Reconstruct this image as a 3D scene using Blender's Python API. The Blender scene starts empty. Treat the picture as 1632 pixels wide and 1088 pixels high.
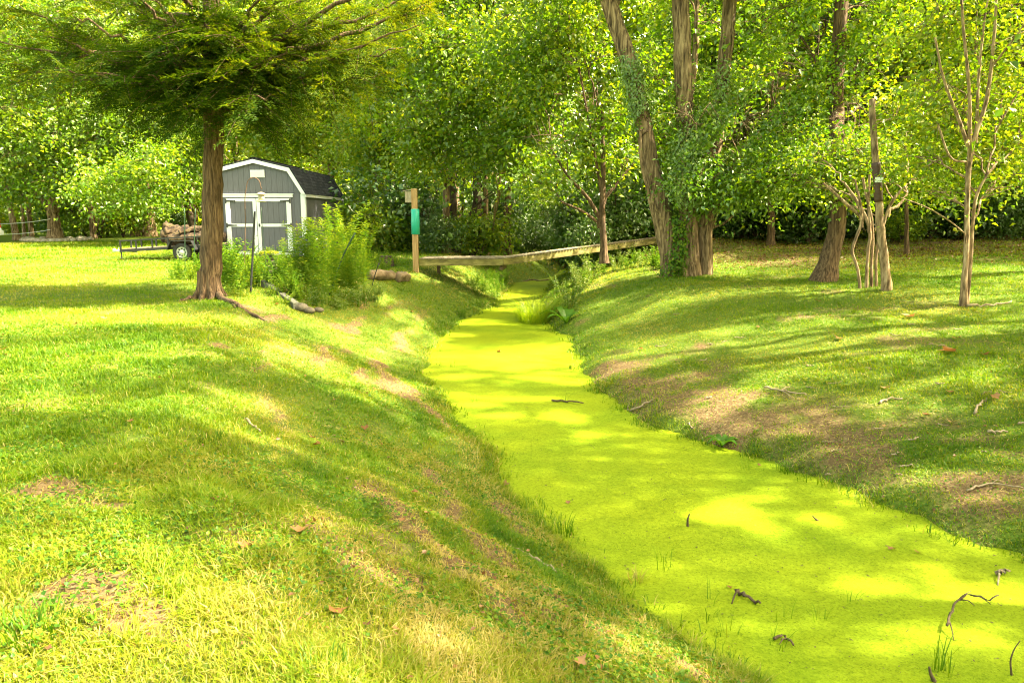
import bpy, math, random
import numpy as np

SC = bpy.context.scene
COL = SC.collection
rng = np.random.default_rng(11)
random.seed(5)

# ------------------------------------------------------------------ camera, sky, sun, exposure
F = 1179.0                       # focal length in photograph pixels (1632 wide)
EYE = 1.65
PITCH = math.atan((544 - 345) / F)
cam_data = bpy.data.cameras.new("camera")
cam_data.sensor_width = 36.0
cam_data.lens = 36.0 * F / 1632.0
cam_data.clip_start = 0.05
cam_data.clip_end = 2000.0
cam = bpy.data.objects.new("camera", cam_data)
cam.location = (0, 0, EYE)
cam.rotation_euler = (math.pi / 2 - PITCH, 0, 0)
COL.objects.link(cam)
SC.camera = cam

SUN_AZ = (1.0, -0.10)             # horizontal direction towards the sun
SUN_EL = math.radians(50)
_a = math.atan2(SUN_AZ[1], SUN_AZ[0])
SUN = np.array([math.cos(_a) * math.cos(SUN_EL), math.sin(_a) * math.cos(SUN_EL), math.sin(SUN_EL)])
world = bpy.data.worlds.new("World")
SC.world = world
world.use_nodes = True
_nt = world.node_tree
_sky = _nt.nodes.new("ShaderNodeTexSky")
_sky.sky_type = 'NISHITA'
_sky.sun_disc = False
_sky.sun_elevation = SUN_EL
_sky.sun_rotation = math.pi / 2 - _a
_sky.air_density = 1.0
_sky.dust_density = 2.5
_sky.ozone_density = 0.6
_bg = _nt.nodes["Background"]
_bg.inputs[1].default_value = 0.15
_wb = _nt.nodes.new("ShaderNodeMix"); _wb.data_type = 'RGBA'; _wb.blend_type = 'MULTIPLY'; _wb.inputs[0].default_value = 1.0
_wb.inputs[7].default_value = (1.17, 1.0, .52, 1)      # camera balanced for shade
_nt.links.new(_sky.outputs[0], _wb.inputs[6])
_nt.links.new(_wb.outputs[2], _bg.inputs[0])
sun_data = bpy.data.lights.new("sun", 'SUN')
sun_data.energy = 3.7
sun_data.angle = math.radians(1.1)
sun_data.color = (1.0, 0.91, 0.64)
sun = bpy.data.objects.new("sun", sun_data)
import mathutils
sun.rotation_euler = mathutils.Vector(SUN.tolist()).to_track_quat('Z', 'Y').to_euler()
sun.location = (20, 5, 30)
COL.objects.link(sun)
SC.view_settings.view_transform = 'Standard'
SC.view_settings.look = 'None'
SC.view_settings.exposure = 3.28
SC.view_settings.gamma = 1.0
SC.view_settings.use_curve_mapping = False
SC.cycles.filter_width = 1.1
SC.cycles.max_bounces = 8
SC.cycles.diffuse_bounces = 5
SC.cycles.glossy_bounces = 2
SC.cycles.transmission_bounces = 6
SC.cycles.transparent_max_bounces = 4

# ------------------------------------------------------------------ pixel <-> world
CP, SP = math.cos(PITCH), math.sin(PITCH)
def ray(px, py):
    a, b = (px - 816) / F, (544 - py) / F
    return np.array([a, CP + b * SP, -SP + b * CP])
def U(px, py, D):
    d = ray(px, py)
    return np.array([0, 0, EYE]) + d * (D / d[1])
def Uz(px, py, z):
    d = ray(px, py)
    return np.array([0, 0, EYE]) + d * ((z - EYE) / d[2])
def project(P):
    x, y, z = P[:, 0], P[:, 1], P[:, 2] - EYE
    fw = np.maximum(y * CP - z * SP, 1e-3)
    up = y * SP + z * CP
    return 816 + F * x / fw, 544 - F * up / fw, y * CP - z * SP

# ------------------------------------------------------------------ noise
_tab = np.random.default_rng(3).random((256, 256))
def vnoise(x, y, s=1.0, k=0):
    x = np.asarray(x, float) / s + 37.3 * k
    y = np.asarray(y, float) / s + 91.7 * k
    xi, yi = np.floor(x).astype(int), np.floor(y).astype(int)
    fx, fy = x - xi, y - yi
    fx, fy = fx * fx * (3 - 2 * fx), fy * fy * (3 - 2 * fy)
    g = lambda i, j: _tab[i % 256, j % 256]
    return (g(xi, yi) * (1 - fx) + g(xi + 1, yi) * fx) * (1 - fy) + (g(xi, yi + 1) * (1 - fx) + g(xi + 1, yi + 1) * fx) * fy
def fbm(x, y, s=1.0, k=0, o=3):
    r, a, t = 0, 1.0, 0
    for i in range(o):
        r = r + a * vnoise(x, y, s / 2 ** i, k + i)
        t += a
        a *= .5
    return r / t
def noise3(P, s, k=0):
    return (vnoise(P[:, 0], P[:, 1] + 3.1 * P[:, 2], s, k) + vnoise(P[:, 1] - 2.3 * P[:, 0], P[:, 2], s, k + 5) + vnoise(P[:, 2], P[:, 0] + 1.7 * P[:, 1], s, k + 9)) / 3

# ------------------------------------------------------------------ terrain
WZ = -1.30
_lp = [(1205, 1087), (1172, 1069), (1125, 1043), (1088, 1018), (1034, 983), (970, 943), (955, 913), (887, 850), (801, 771), (785, 728),
       (738, 685), (715, 645), (694, 625), (678, 595), (686, 562), (702, 532), (740, 508), (790, 486), (812, 460), (826, 450)]
_rp = [(1950, 1087), (1800, 985), (1632, 884), (1548, 869), (1475, 833), (1395, 800), (1340, 772), (1287, 757), (1214, 732), (1127, 703), (1040, 677), (990, 650),
       (954, 625), (937, 605), (927, 569), (907, 534), (881, 526), (868, 480), (872, 462), (880, 450)]
def _edge(pp):
    q = np.array([Uz(a, b, WZ)[:2] for a, b in pp])
    q = q[np.argsort(q[:, 1])]
    return q
_eL, _eR = _edge(_lp), _edge(_rp)
_sL = (_eL[3, 0] - _eL[0, 0]) / (_eL[3, 1] - _eL[0, 1])
_eL = np.vstack([[[_eL[0, 0] - _sL * 12 * .8, _eL[0, 1] - 12]], _eL, [[1.9, 36.5], [3.3, 44.0], [7.0, 55.0], [17.0, 75.0]]])
_eR = np.vstack([[[_eR[0, 0] + 5.5, _eR[0, 1] - 12]], _eR, [[2.5, 36.5], [3.6, 44.0], [7.2, 54.0], [17.2, 75.0]]])
def edges(y):
    xl = np.interp(y, _eL[:, 1], _eL[:, 0])
    xr = np.interp(y, _eR[:, 1], _eR[:, 0])
    w = 0.24 * (vnoise(y, y * 0, .8, 2) - .5) + .14 * (vnoise(y, y * 0, .21, 12) - .5)
    return xl + w, xr + 0.26 * (vnoise(y, y * 0, .7, 4) - .5) + .16 * (vnoise(y, y * 0, .19, 14) - .5)
def height(x, y):
    x, y = np.asarray(x, float), np.asarray(y, float)
    xl, xr = edges(y)
    dL, dR = (xl - x) * .93, (x - xr) * .93
    W = np.interp(y, [0, 8, 15, 21, 30], [3.0, 3.2, 3.8, 2.5, 2.4])
    t = np.clip(dL / W, 0, 1)
    lump = (fbm(x, y, 1.6, 1) - .5)
    fine = (fbm(x, y, .35, 6) - .5)
    zl = WZ + 1.3 * (1 - (1 - t) ** 1.25) + np.clip((y - 22) * .012, 0, .35) * np.clip(dL / 4, 0, 1)
    rut = fbm((xl - x) * 3.2, y * .55, 1.0, 13) - .5
    zl = zl + rut * .16 * np.clip(dL / .6, 0, 1) * np.clip((4.2 - dL) / 1.2, 0, 1) * (y < 24)
    zl = zl + (lump * .16 + fine * .045) * np.clip(dL * 1.5, 0, 1) * np.where(y < 30, 1, .4)
    d1 = np.interp(dR, [0, .35, .9, 2.2, 4, 6, 9, 14, 20, 45], [-1.3, -1.1, -.98, -.72, -.45, -.22, -.02, .10, .22, .5])
    d2 = np.interp(dR, [0, .4, 1.0, 2.2, 3.4, 6, 9, 14, 20, 45], [-1.3, -1.0, -.72, -.3, -.04, .08, .22, .42, .55, .75])
    b = np.clip((y - 12) / 7, 0, 1)
    b = b * b * (3 - 2 * b)
    zr = d1 * (1 - b) + d2 * b
    zr = zr + .45 * np.exp(-((x - 6.6) ** 2 + (y - 31) ** 2) / 9.0) * np.clip(dR / 2, 0, 1) + .10 * np.exp(-((x - 3.6) ** 2 / 2.2 + (y - 22) ** 2 / 4.0)) * np.clip(dR, 0, 1)
    zr = zr + (lump * .2 + fine * .05) * np.clip(dR * 1.5, 0, 1)
    zr = zr + np.clip((y - 21.5) * .045, 0, .38) * np.clip((dR - 3) / 3, 0, 1)
    bed = WZ - .06 - .3 * np.clip(np.minimum(-dL, -dR), 0, 1)
    z = np.where(dL > 0, zl, np.where(dR > 0, zr, bed))
    far = np.clip((np.hypot(x, y) - 60) / 60, 0, 1)
    return z * (1 - far)
def hz(x, y):
    return float(height(np.array([x]), np.array([y]))[0])
def G(px, py, dmax=70):
    d = ray(px, py)
    t = np.linspace(1.2, dmax, 6000)
    P = np.array([0, 0, EYE]) + t[:, None] * d[None, :]
    h = height(P[:, 0], P[:, 1])
    i = np.argmax(P[:, 2] <= h)
    if P[i, 2] > h[i]:
        i = len(t) - 1
    return np.array([P[i, 0], P[i, 1], h[i]])

# dirt patches, px ellipses on the ground
DIRT = [(120, 790, 95, 30, 1.9), (185, 965, 115, 55, 1.9), (352, 549, 16, 7, 1.5), (180, 700, 60, 14, .6), (270, 570, 40, 10, .4), (395, 590, 30, 10, .4), (60, 720, 60, 16, .5),
        (330, 760, 40, 14, .3), (300, 474, 60, 14, .5), (410, 500, 40, 14, .75), (1340, 500, 70, 12, .8), (1480, 487, 60, 9, .8), 
         (985, 520, 40, 12, .6), (1000, 480, 50, 12, .4), (960, 455, 30, 6, .9), (420, 950, 14, 30, .5),
        (1080, 435, 60, 8, .8), (1270, 420, 90, 12, .6), (800, 980, 60, 20, .35), (790, 970, 30, 9, .6), (640, 560, 40, 14, .5)]
def cover(x, y):
    """share of the ground that grass hides, 0..1"""
    x, y = np.asarray(x, float), np.asarray(y, float)
    z = height(x, y)
    xl, xr = edges(y)
    dR = x - xr
    dL = xl - x
    c = np.ones_like(x)
    n = fbm(x, y, .9, 3)
    n2 = fbm(x * 1.0 + y * .7, y - x * .5, .35, 8)
    strip = np.clip(1.25 - abs(dR - 1.1) / 1.5, 0, 1) * np.clip((16 - y) / 4, 0, 1)
    c = c - strip * np.clip(.54 + (n2 * .6 + n * .4 - .42) * 3.0, 0, 1) * .85
    slope = np.clip(dL / .5, 0, 1) * np.clip((3.6 - dL) / 1.2, 0, 1) * np.clip((22 - y) / 6, 0, 1)
    st = fbm((xl - x) * 3.2, y * .55, 1.0, 13)
    c = c - slope * np.clip((st - .54) * 6.0, 0, .8) - slope * np.clip((n2 - .54) * 3.0, 0, .35)
    c = c - np.clip((n - .66) * 4, 0, .5)
    px, py, w = project(np.stack([x, y, z], 1))
    for a, b, r, s, k in DIRT:
        q = ((px - a) / r) ** 2 + ((py - b) / s) ** 2
        c = c - k * .55 * np.clip(1.35 - q - (n2 - .5) * 3.2, 0, 1) * (w > 0)
    woods = np.clip((y - 20.5 - .25 * np.abs(x - 12)) / 4, 0, 1) * np.clip((x - 5) / 2, 0, 1)
    c = c - woods * .55
    c = c - np.clip((y - 40) / 6, 0, 1) * np.clip((x + 9) / 3, 0, 1)
    return np.clip(c, 0, 1)

# ------------------------------------------------------------------ mesh helpers
def link(o, parent=None):
    COL.objects.link(o)
    if parent is not None:
        o.parent = parent
    return o
def tag(o, label=None, cat=None, group=None, kind=None):
    if label: o["label"] = label
    if cat: o["category"] = cat
    if group: o["group"] = group
    if kind: o["kind"] = kind
    return o
def empty(name, loc=(0, 0, 0), label=None, cat=None, group=None, rz=0.0):
    o = bpy.data.objects.new(name, None)
    o.empty_display_size = .2
    o.location = [float(v) for v in loc]
    o.rotation_euler = (0, 0, rz)
    link(o)
    return tag(o, label, cat, group)
def npmesh(name, V, Fa, mat, parent=None, tone=None, smooth=False, tname="tone"):
    V = np.ascontiguousarray(V, dtype=np.float32)
    Fa = np.ascontiguousarray(Fa, dtype=np.int32)
    me = bpy.data.meshes.new(name)
    m, k = Fa.shape
    me.vertices.add(len(V)); me.vertices.foreach_set("co", V.ravel())
    me.loops.add(m * k); me.loops.foreach_set("vertex_index", Fa.ravel())
    me.polygons.add(m); me.polygons.foreach_set("loop_start", np.arange(0, m * k, k, dtype=np.int32))
    if smooth:
        me.polygons.foreach_set("use_smooth", np.ones(m, dtype=bool))
    me.update(calc_edges=True)
    if tone is not None:
        at = me.attributes.new(tname, 'FLOAT', 'POINT')
        at.data.foreach_set("value", np.ascontiguousarray(tone, dtype=np.float32))
    me.materials.append(mat)
    return link(bpy.data.objects.new(name, me), parent)
class MB:
    def __init__(s): s.v = []; s.f = []
    def add(s, V, Fs):
        b = len(s.v)
        s.v += [tuple(map(float, p)) for p in V]
        s.f += [tuple(int(i) + b for i in f) for f in Fs]
        return s
    def box(s, c, size, rot=None, bev=0.0):
        """box with centre, full size; rot a 3x3 mathutils/np matrix; bev chamfers the long edges"""
        hx, hy, hh = [q / 2 for q in size]
        if bev <= 0:
            V = np.array([(x, y, z) for x in (-hx, hx) for y in (-hy, hy) for z in (-hh, hh)])
            Fs = [(0, 1, 3, 2), (4, 6, 7, 5), (0, 4, 5, 1), (2, 3, 7, 6), (0, 2, 6, 4), (1, 5, 7, 3)]
        else:
            b = min(bev, hx * .9, hy * .9, hh * .9)
            V, Fs = [], []
            prof = [(-hy + b, -hh), (hy - b, -hh), (hy, -hh + b), (hy, hh - b), (hy - b, hh), (-hy + b, hh), (-hy, hh - b), (-hy, -hh + b)]
            for x in (-hx, hx):
                V += [(x, p[0], p[1]) for p in prof]
            Fs = [(i, (i + 1) % 8, 8 + (i + 1) % 8, 8 + i) for i in range(8)] + [tuple(range(7, -1, -1)), tuple(range(8, 16))]
            V = np.array(V)
        if rot is not None:
            V = V @ np.asarray(rot).T
        return s.add(V + np.asarray(c, float), Fs)
    def bar(s, p, q, w, h, bev=0.0):
        p, q = np.asarray(p, float), np.asarray(q, float)
        d = q - p; L = np.linalg.norm(d); d = d / L
        up = np.array([0, 0, 1.]) if abs(d[2]) < .95 else np.array([0, 1., 0])
        sx = np.cross(up, d); sx /= np.linalg.norm(sx)
        uz = np.cross(d, sx)
        return s.box((p + q) / 2, (L, w, h), np.stack([d, sx, uz], 1), bev)
    def tube(s, pts, rad, n=8):
        V, Fs = tube(pts, rad, n)
        s.add(V, Fs)
        m = len(pts)
        s.f.append(tuple(len(s.v) - len(V) + i for i in range(n - 1, -1, -1)))
        s.f.append(tuple(len(s.v) - n + i for i in range(n)))
        return s
    def lathe(s, prof, c, n=16, axis=2, caps=True):
        V = []
        for r, z in prof:
            for k in range(n):
                a = 2 * math.pi * k / n
                p = (r * math.cos(a), r * math.sin(a), z)
                if axis == 1: p = (p[0], p[2], p[1])
                if axis == 0: p = (p[2], p[0], p[1])
                V.append(np.array(p) + np.asarray(c, float))
        Fs = [(j * n + k, j * n + (k + 1) % n, (j + 1) * n + (k + 1) % n, (j + 1) * n + k) for j in range(len(prof) - 1) for k in range(n)]
        if caps: Fs += [tuple(range(n - 1, -1, -1)), tuple((len(prof) - 1) * n + k for k in range(n))]
        return s.add(V, Fs)
    def build(s, name, mat, parent=None, smooth=False, origin=None):
        V = np.array(s.v, float)
        me = bpy.data.meshes.new(name)
        if origin is not None:
            V = V - np.asarray(origin, float)
        me.from_pydata(V.tolist(), [], s.f)
        if smooth:
            me.polygons.foreach_set("use_smooth", np.ones(len(me.polygons), dtype=bool))
        me.materials.append(mat)
        me.update()
        o = bpy.data.objects.new(name, me)
        if origin is not None:
            o.location = [float(q) for q in origin]
        return link(o, parent)
def tube(pts, rad, n=8, rough=0.0, ridges=0.0, seed=0):
    pts = np.asarray(pts, float); rad = np.broadcast_to(np.asarray(rad, float), (len(pts),))
    T = np.gradient(pts, axis=0)
    T /= np.linalg.norm(T, axis=1)[:, None] + 1e-9
    ref = np.array([1., 0, 0]) if abs(T[:, 0]).mean() < .8 else np.array([0, 1., 0])
    A = np.cross(T, ref); A /= np.linalg.norm(A, axis=1)[:, None] + 1e-9
    B = np.cross(T, A)
    a = np.linspace(0, 2 * np.pi, n, endpoint=False)
    R = rad[:, None] * np.ones((1, n))
    if rough or ridges:
        r = np.random.default_rng(seed + 77)
        ph = r.random(n)[None, :]
        R = R * (1 + ridges * (ph - .5) * 2 + rough * (r.random((len(pts), n)) - .5) * 2)
    V = pts[:, None, :] + R[:, :, None] * (np.cos(a)[None, :, None] * A[:, None, :] + np.sin(a)[None, :, None] * B[:, None, :])
    i = np.arange(len(pts) - 1)[:, None] * n + np.arange(n)[None, :]
    j = np.arange(len(pts) - 1)[:, None] * n + (np.arange(n)[None, :] + 1) % n
    Fs = np.stack([i, j, j + n, i + n], -1).reshape(-1, 4)
    return V.reshape(-1, 3), Fs
def sticks(P0, P1, r0, r1):
    P0, P1 = np.asarray(P0, float), np.asarray(P1, float)
    n = len(P0)
    d = P1 - P0; d /= np.linalg.norm(d, axis=1)[:, None] + 1e-9
    ref = np.where(abs(d[:, 2:3]) < .9, np.array([[0, 0, 1.]]), np.array([[1., 0, 0]]))
    A = np.cross(d, ref); A /= np.linalg.norm(A, axis=1)[:, None] + 1e-9
    B = np.cross(d, A)
    V = np.zeros((n, 6, 3))
    for k in range(3):
        c, s_ = math.cos(k * 2.0944), math.sin(k * 2.0944)
        V[:, k] = P0 + (A * c + B * s_) * np.reshape(r0, (-1, 1))
        V[:, 3 + k] = P1 + (A * c + B * s_) * np.reshape(r1, (-1, 1))
    b = np.arange(n)[:, None, None] * 6
    Fs = b + np.array([[0, 1, 4, 3], [1, 2, 5, 4], [2, 0, 3, 5]])[None]
    return V.reshape(-1, 3), Fs.reshape(-1, 4)
def cat_mesh(parts):
    Vs, Fs, b = [], [], 0
    for V, f in parts:
        Vs.append(V); Fs.append(f + b); b += len(V)
    return np.vstack(Vs), np.vstack(Fs)
def unit(a): return a / (np.linalg.norm(a, axis=-1, keepdims=True) + 1e-9)
def leaves(P, N, Dv, L, W, fold=.25, droop=.15):
    """four-point folded leaves: base P, normal N, direction Dv"""
    n = len(P)
    N = unit(N); Dv = unit(Dv - N * np.sum(Dv * N, 1, keepdims=True))
    S = np.cross(N, Dv)
    L = np.broadcast_to(L, (n,))[:, None]; W = np.broadcast_to(W, (n,))[:, None]
    V = np.empty((n, 4, 3))
    V[:, 0] = P
    V[:, 1] = P + Dv * L * .42 + S * W * .5 + N * W * fold
    V[:, 2] = P + Dv * L - N * L * droop
    V[:, 3] = P + Dv * L * .42 - S * W * .5 + N * W * fold
    b = np.arange(n)[:, None, None] * 4
    Fs = b + np.array([[0, 1, 2], [0, 2, 3]])[None]
    return V.reshape(-1, 3), Fs.reshape(-1, 3)
def copy_tree(o, parent=None):
    c = o.copy()
    COL.objects.link(c)
    if parent is not None:
        c.parent = parent
    for ch in list(o.children):
        copy_tree(ch, c)
    return c
def bezier(a, b, c, n):
    t = np.linspace(0, 1, n)[:, None]
    return (1 - t) ** 2 * a + 2 * t * (1 - t) * b + t ** 2 * c
def spline(pts, n):
    pts = np.asarray(pts, float)
    if len(pts) == 2:
        return pts[0] + np.linspace(0, 1, n)[:, None] * (pts[1] - pts[0])
    s = np.r_[0, np.cumsum(np.linalg.norm(np.diff(pts, axis=0), axis=1))]
    u = np.linspace(0, s[-1], n)
    m = np.gradient(pts, s, axis=0)
    i = np.clip(np.searchsorted(s, u, side='right') - 1, 0, len(s) - 2)
    h = (s[i + 1] - s[i])[:, None]; t = ((u - s[i])[:, None]) / h
    return (2 * t ** 3 - 3 * t ** 2 + 1) * pts[i] + (t ** 3 - 2 * t ** 2 + t) * h * m[i] + (-2 * t ** 3 + 3 * t ** 2) * pts[i + 1] + (t ** 3 - t ** 2) * h * m[i + 1]

# ------------------------------------------------------------------ materials
def newmat(name):
    m = bpy.data.materials.new(name)
    m.use_nodes = True
    nt = m.node_tree
    nt.nodes.clear()
    out = nt.nodes.new("ShaderNodeOutputMaterial")
    return m, nt, out
def ramp(nt, stops, interp='LINEAR'):
    r = nt.nodes.new("ShaderNodeValToRGB")
    cr = r.color_ramp
    cr.interpolation = interp
    while len(cr.elements) < len(stops):
        cr.elements.new(.5)
    for e, (p, c) in zip(cr.elements, stops):
        e.position = p
        e.color = (*c, 1)
    return r
def leafmat(name, stops, trans=.45, tint=(1.25, 1.25, .5), gloss=.06, rough=.45):
    m, nt, out = newmat(name)
    at = nt.nodes.new("ShaderNodeAttribute"); at.attribute_name = "tone"
    oi = nt.nodes.new("ShaderNodeObjectInfo")
    ad = nt.nodes.new("ShaderNodeMath"); ad.operation = 'MULTIPLY_ADD'
    ad.inputs[1].default_value = .16
    nt.links.new(oi.outputs["Random"], ad.inputs[0]); nt.links.new(at.outputs["Fac"], ad.inputs[2])
    r = ramp(nt, stops)
    nt.links.new(ad.outputs[0], r.inputs[0])
    df = nt.nodes.new("ShaderNodeBsdfDiffuse"); nt.links.new(r.outputs[0], df.inputs[0])
    mu = nt.nodes.new("ShaderNodeMix"); mu.data_type = 'RGBA'; mu.blend_type = 'MULTIPLY'; mu.inputs[0].default_value = 1
    nt.links.new(r.outputs[0], mu.inputs[6]); mu.inputs[7].default_value = (*tint, 1)
    tr = nt.nodes.new("ShaderNodeBsdfTranslucent"); nt.links.new(mu.outputs[2], tr.inputs[0])
    mx = nt.nodes.new("ShaderNodeMixShader"); mx.inputs[0].default_value = trans
    nt.links.new(df.outputs[0], mx.inputs[1]); nt.links.new(tr.outputs[0], mx.inputs[2])
    gl = nt.nodes.new("ShaderNodeBsdfGlossy"); gl.inputs["Roughness"].default_value = rough
    gl.inputs[0].default_value = (1, .98, .9, 1)
    m2 = nt.nodes.new("ShaderNodeMixShader"); m2.inputs[0].default_value = gloss
    nt.links.new(mx.outputs[0], m2.inputs[1]); nt.links.new(gl.outputs[0], m2.inputs[2])
    nt.links.new(m2.outputs[0], out.inputs[0])
    return m
def solid(name, stops, scale=(8, 8, 8), rough=.8, bump=.3, bscale=None, detail=6, metallic=0.0, bdist=.02, dist=0.0, kind='noise'):
    m, nt, out = newmat(name)
    tc = nt.nodes.new("ShaderNodeTexCoord")
    mp = nt.nodes.new("ShaderNodeMapping"); mp.inputs["Scale"].default_value = scale
    nt.links.new(tc.outputs["Object"], mp.inputs[0])
    n = nt.nodes.new("ShaderNodeTexNoise"); n.inputs["Scale"].default_value = 1.0; n.inputs["Detail"].default_value = detail; n.inputs["Roughness"].default_value = .62
    n.inputs["Distortion"].default_value = dist
    nt.links.new(mp.outputs[0], n.inputs[0])
    r = ramp(nt, stops); nt.links.new(n.outputs[0], r.inputs[0])
    p = nt.nodes.new("ShaderNodeBsdfPrincipled")
    p.inputs["Roughness"].default_value = rough; p.inputs["Metallic"].default_value = metallic
    p.inputs["Specular IOR Level"].default_value = .35
    nt.links.new(r.outputs[0], p.inputs[0])
    if bump:
        b = nt.nodes.new("ShaderNodeBump"); b.inputs["Strength"].default_value = bump; b.inputs["Distance"].default_value = bdist
        src = n
        if bscale is not None:
            mp2 = nt.nodes.new("ShaderNodeMapping"); mp2.inputs["Scale"].default_value = bscale
            nt.links.new(tc.outputs["Object"], mp2.inputs[0])
            src = nt.nodes.new("ShaderNodeTexNoise"); src.inputs["Scale"].default_value = 1; src.inputs["Detail"].default_value = 5
            nt.links.new(mp2.outputs[0], src.inputs[0])
        nt.links.new(src.outputs[0], b.inputs["Height"]); nt.links.new(b.outputs[0], p.inputs["Normal"])
    nt.links.new(p.outputs[0], out.inputs[0])
    return m
G_LAWN = [(0, (.022, .088, .001)), (.35, (.088, .178, .001)), (.62, (.180, .235, .003)), (.82, (.26, .24, .02)), (1, (.42, .33, .12))]
M_grass = leafmat("grass_blades", G_LAWN, .42, (1.3, 1.3, .4), .015, .5)
M_weed = leafmat("weed_leaves", [(0, (.03, .10, .012)), (.5, (.085, .18, .012)), (1, (.22, .27, .02))], .45, (1.4, 1.3, .4), .012)
LEAF_MID = [(0, (.040, .108, .005)), (.45, (.096, .182, .007)), (.8, (.178, .25, .008)), (1, (.27, .28, .012))]
LEAF_LIME = [(0, (.050, .145, .005)), (.45, (.130, .230, .007)), (.8, (.215, .288, .010)), (1, (.30, .31, .015))]
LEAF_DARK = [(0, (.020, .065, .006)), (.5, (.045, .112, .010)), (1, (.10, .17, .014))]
M_leaf = leafmat("broad_leaves", LEAF_MID, .55, (1.6, 1.5, .38), .035)
M_lime = leafmat("lime_leaves", LEAF_LIME, .55, (1.55, 1.5, .35), .04)
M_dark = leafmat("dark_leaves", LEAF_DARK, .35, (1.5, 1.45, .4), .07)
M_ivy = leafmat("ivy_leaves", [(0, (.05, .13, .008)), (.5, (.12, .23, .010)), (1, (.22, .29, .015))], .45, (1.35, 1.4, .4), .07)
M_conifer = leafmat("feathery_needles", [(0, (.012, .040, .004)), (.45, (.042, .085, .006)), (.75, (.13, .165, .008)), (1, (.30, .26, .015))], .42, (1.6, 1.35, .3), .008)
M_pale = leafmat("pale_weed_leaves", [(0, (.06, .14, .02)), (.5, (.14, .21, .035)), (1, (.30, .31, .09))], .4, (1.3, 1.2, .5), .08)
M_litter = leafmat("dry_leaves", [(0, (.07, .030, .010)), (.5, (.20, .085, .025)), (1, (.40, .23, .10))], .25, (1.2, 1, .7), .04)
M_bark = solid("red_brown_bark", [(.36, (.028, .016, .009)), (.5, (.095, .056, .031)), (.66, (.19, .12, .07))], (26, 26, 2.6), .95, 1.0, (26, 26, 2.2), bdist=.05, dist=.6)
M_bark_grey = solid("grey_brown_bark", [(.36, (.034, .021, .011)), (.5, (.155, .100, .055)), (.66, (.34, .24, .14))], (15, 15, 1.8), .95, 1.0, (20, 20, 2), bdist=.05, dist=.5)
M_bark_dark = solid("dark_bark", [(.3, (.018, .012, .008)), (.55, (.065, .046, .030)), (.8, (.16, .115, .075))], (12, 12, 2), .95, .9, (20, 20, 2.5), bdist=.03)
M_bark_pale = solid("pale_tan_bark", [(.36, (.07, .042, .022)), (.5, (.21, .138, .078)), (.68, (.40, .29, .18))], (16, 16, 3.5), .9, .8, (22, 22, 3), bdist=.03)
M_twig = solid("dead_twig_bark", [(.3, (.13, .09, .055)), (.7, (.36, .27, .18))], (20, 20, 20), .9, .4)
M_wet = solid("wet_dark_wood", [(.3, (.035, .022, .012)), (.7, (.13, .085, .05))], (25, 25, 25), .8, .5)

# ------------------------------------------------------------------ SETTING: ground, creek
def _axis(lo, hi, step, far, grow=1.16):
    a = list(np.arange(lo, hi + 1e-6, step))
    s = step
    b, c = a[-1], a[0]
    up, dn = [], []
    while b < far:
        s *= grow; b += s; up.append(b)
    s = step
    while c > -far:
        s *= grow; c -= s; dn.append(c)
    return np.array(dn[::-1] + a + up)
gx, gy = _axis(-8.5, 12.5, .11, 700), _axis(.5, 25.5, .11, 700)
X, Y = np.meshgrid(gx, gy)
Zg = height(X.ravel(), Y.ravel())
nx, ny = len(gx), len(gy)
ii = (np.arange(ny - 1)[:, None] * nx + np.arange(nx - 1)[None, :]).ravel()
GF = np.stack([ii, ii + 1, ii + nx + 1, ii + nx], 1)
cov_g = cover(X.ravel(), Y.ravel())
m, nt, out = newmat("soil_and_turf")
tc = nt.nodes.new("ShaderNodeTexCoord")
n1 = nt.nodes.new("ShaderNodeTexNoise"); n1.inputs["Scale"].default_value = 22; n1.inputs["Detail"].default_value = 8; n1.inputs["Roughness"].default_value = .7
n2 = nt.nodes.new("ShaderNodeTexNoise"); n2.inputs["Scale"].default_value = 1.3; n2.inputs["Detail"].default_value = 6
nt.links.new(tc.outputs["Object"], n1.inputs[0]); nt.links.new(tc.outputs["Object"], n2.inputs[0])
soil = ramp(nt, [(.25, (.05, .028, .013)), (.5, (.130, .084, .040)), (.72, (.25, .18, .092))]); nt.links.new(n1.outputs[0], soil.inputs[0])
turf = ramp(nt, [(.3, (.035, .075, .008)), (.5, (.085, .13, .012)), (.7, (.16, .17, .03))]); nt.links.new(n1.outputs[0], turf.inputs[0])
at = nt.nodes.new("ShaderNodeAttribute"); at.attribute_name = "cover"
mm = nt.nodes.new("ShaderNodeMath"); mm.operation = 'MULTIPLY_ADD'; mm.inputs[1].default_value = .5
nt.links.new(n2.outputs[0], mm.inputs[0]); nt.links.new(at.outputs["Fac"], mm.inputs[2])
cr = ramp(nt, [(.55, (0, 0, 0)), (1.0, (1, 1, 1))]); nt.links.new(mm.outputs[0], cr.inputs[0])
mx = nt.nodes.new("ShaderNodeMix"); mx.data_type = 'RGBA'
nt.links.new(cr.outputs[0], mx.inputs[0]); nt.links.new(soil.outputs[0], mx.inputs[6]); nt.links.new(turf.outputs[0], mx.inputs[7])
pb = nt.nodes.new("ShaderNodeBsdfPrincipled"); pb.inputs["Roughness"].default_value = .95; pb.inputs["Specular IOR Level"].default_value = .15
nt.links.new(mx.outputs[2], pb.inputs[0])
bm_ = nt.nodes.new("ShaderNodeBump"); bm_.inputs["Strength"].default_value = .8; bm_.inputs["Distance"].default_value = .04
nt.links.new(n1.outputs[0], bm_.inputs["Height"]); nt.links.new(bm_.outputs[0], pb.inputs["Normal"])
nt.links.new(pb.outputs[0], out.inputs[0])
M_ground = m
ground = npmesh("ground", np.stack([X.ravel(), Y.ravel(), Zg], 1), GF, M_ground, None, cov_g, True, "cover")
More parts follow.
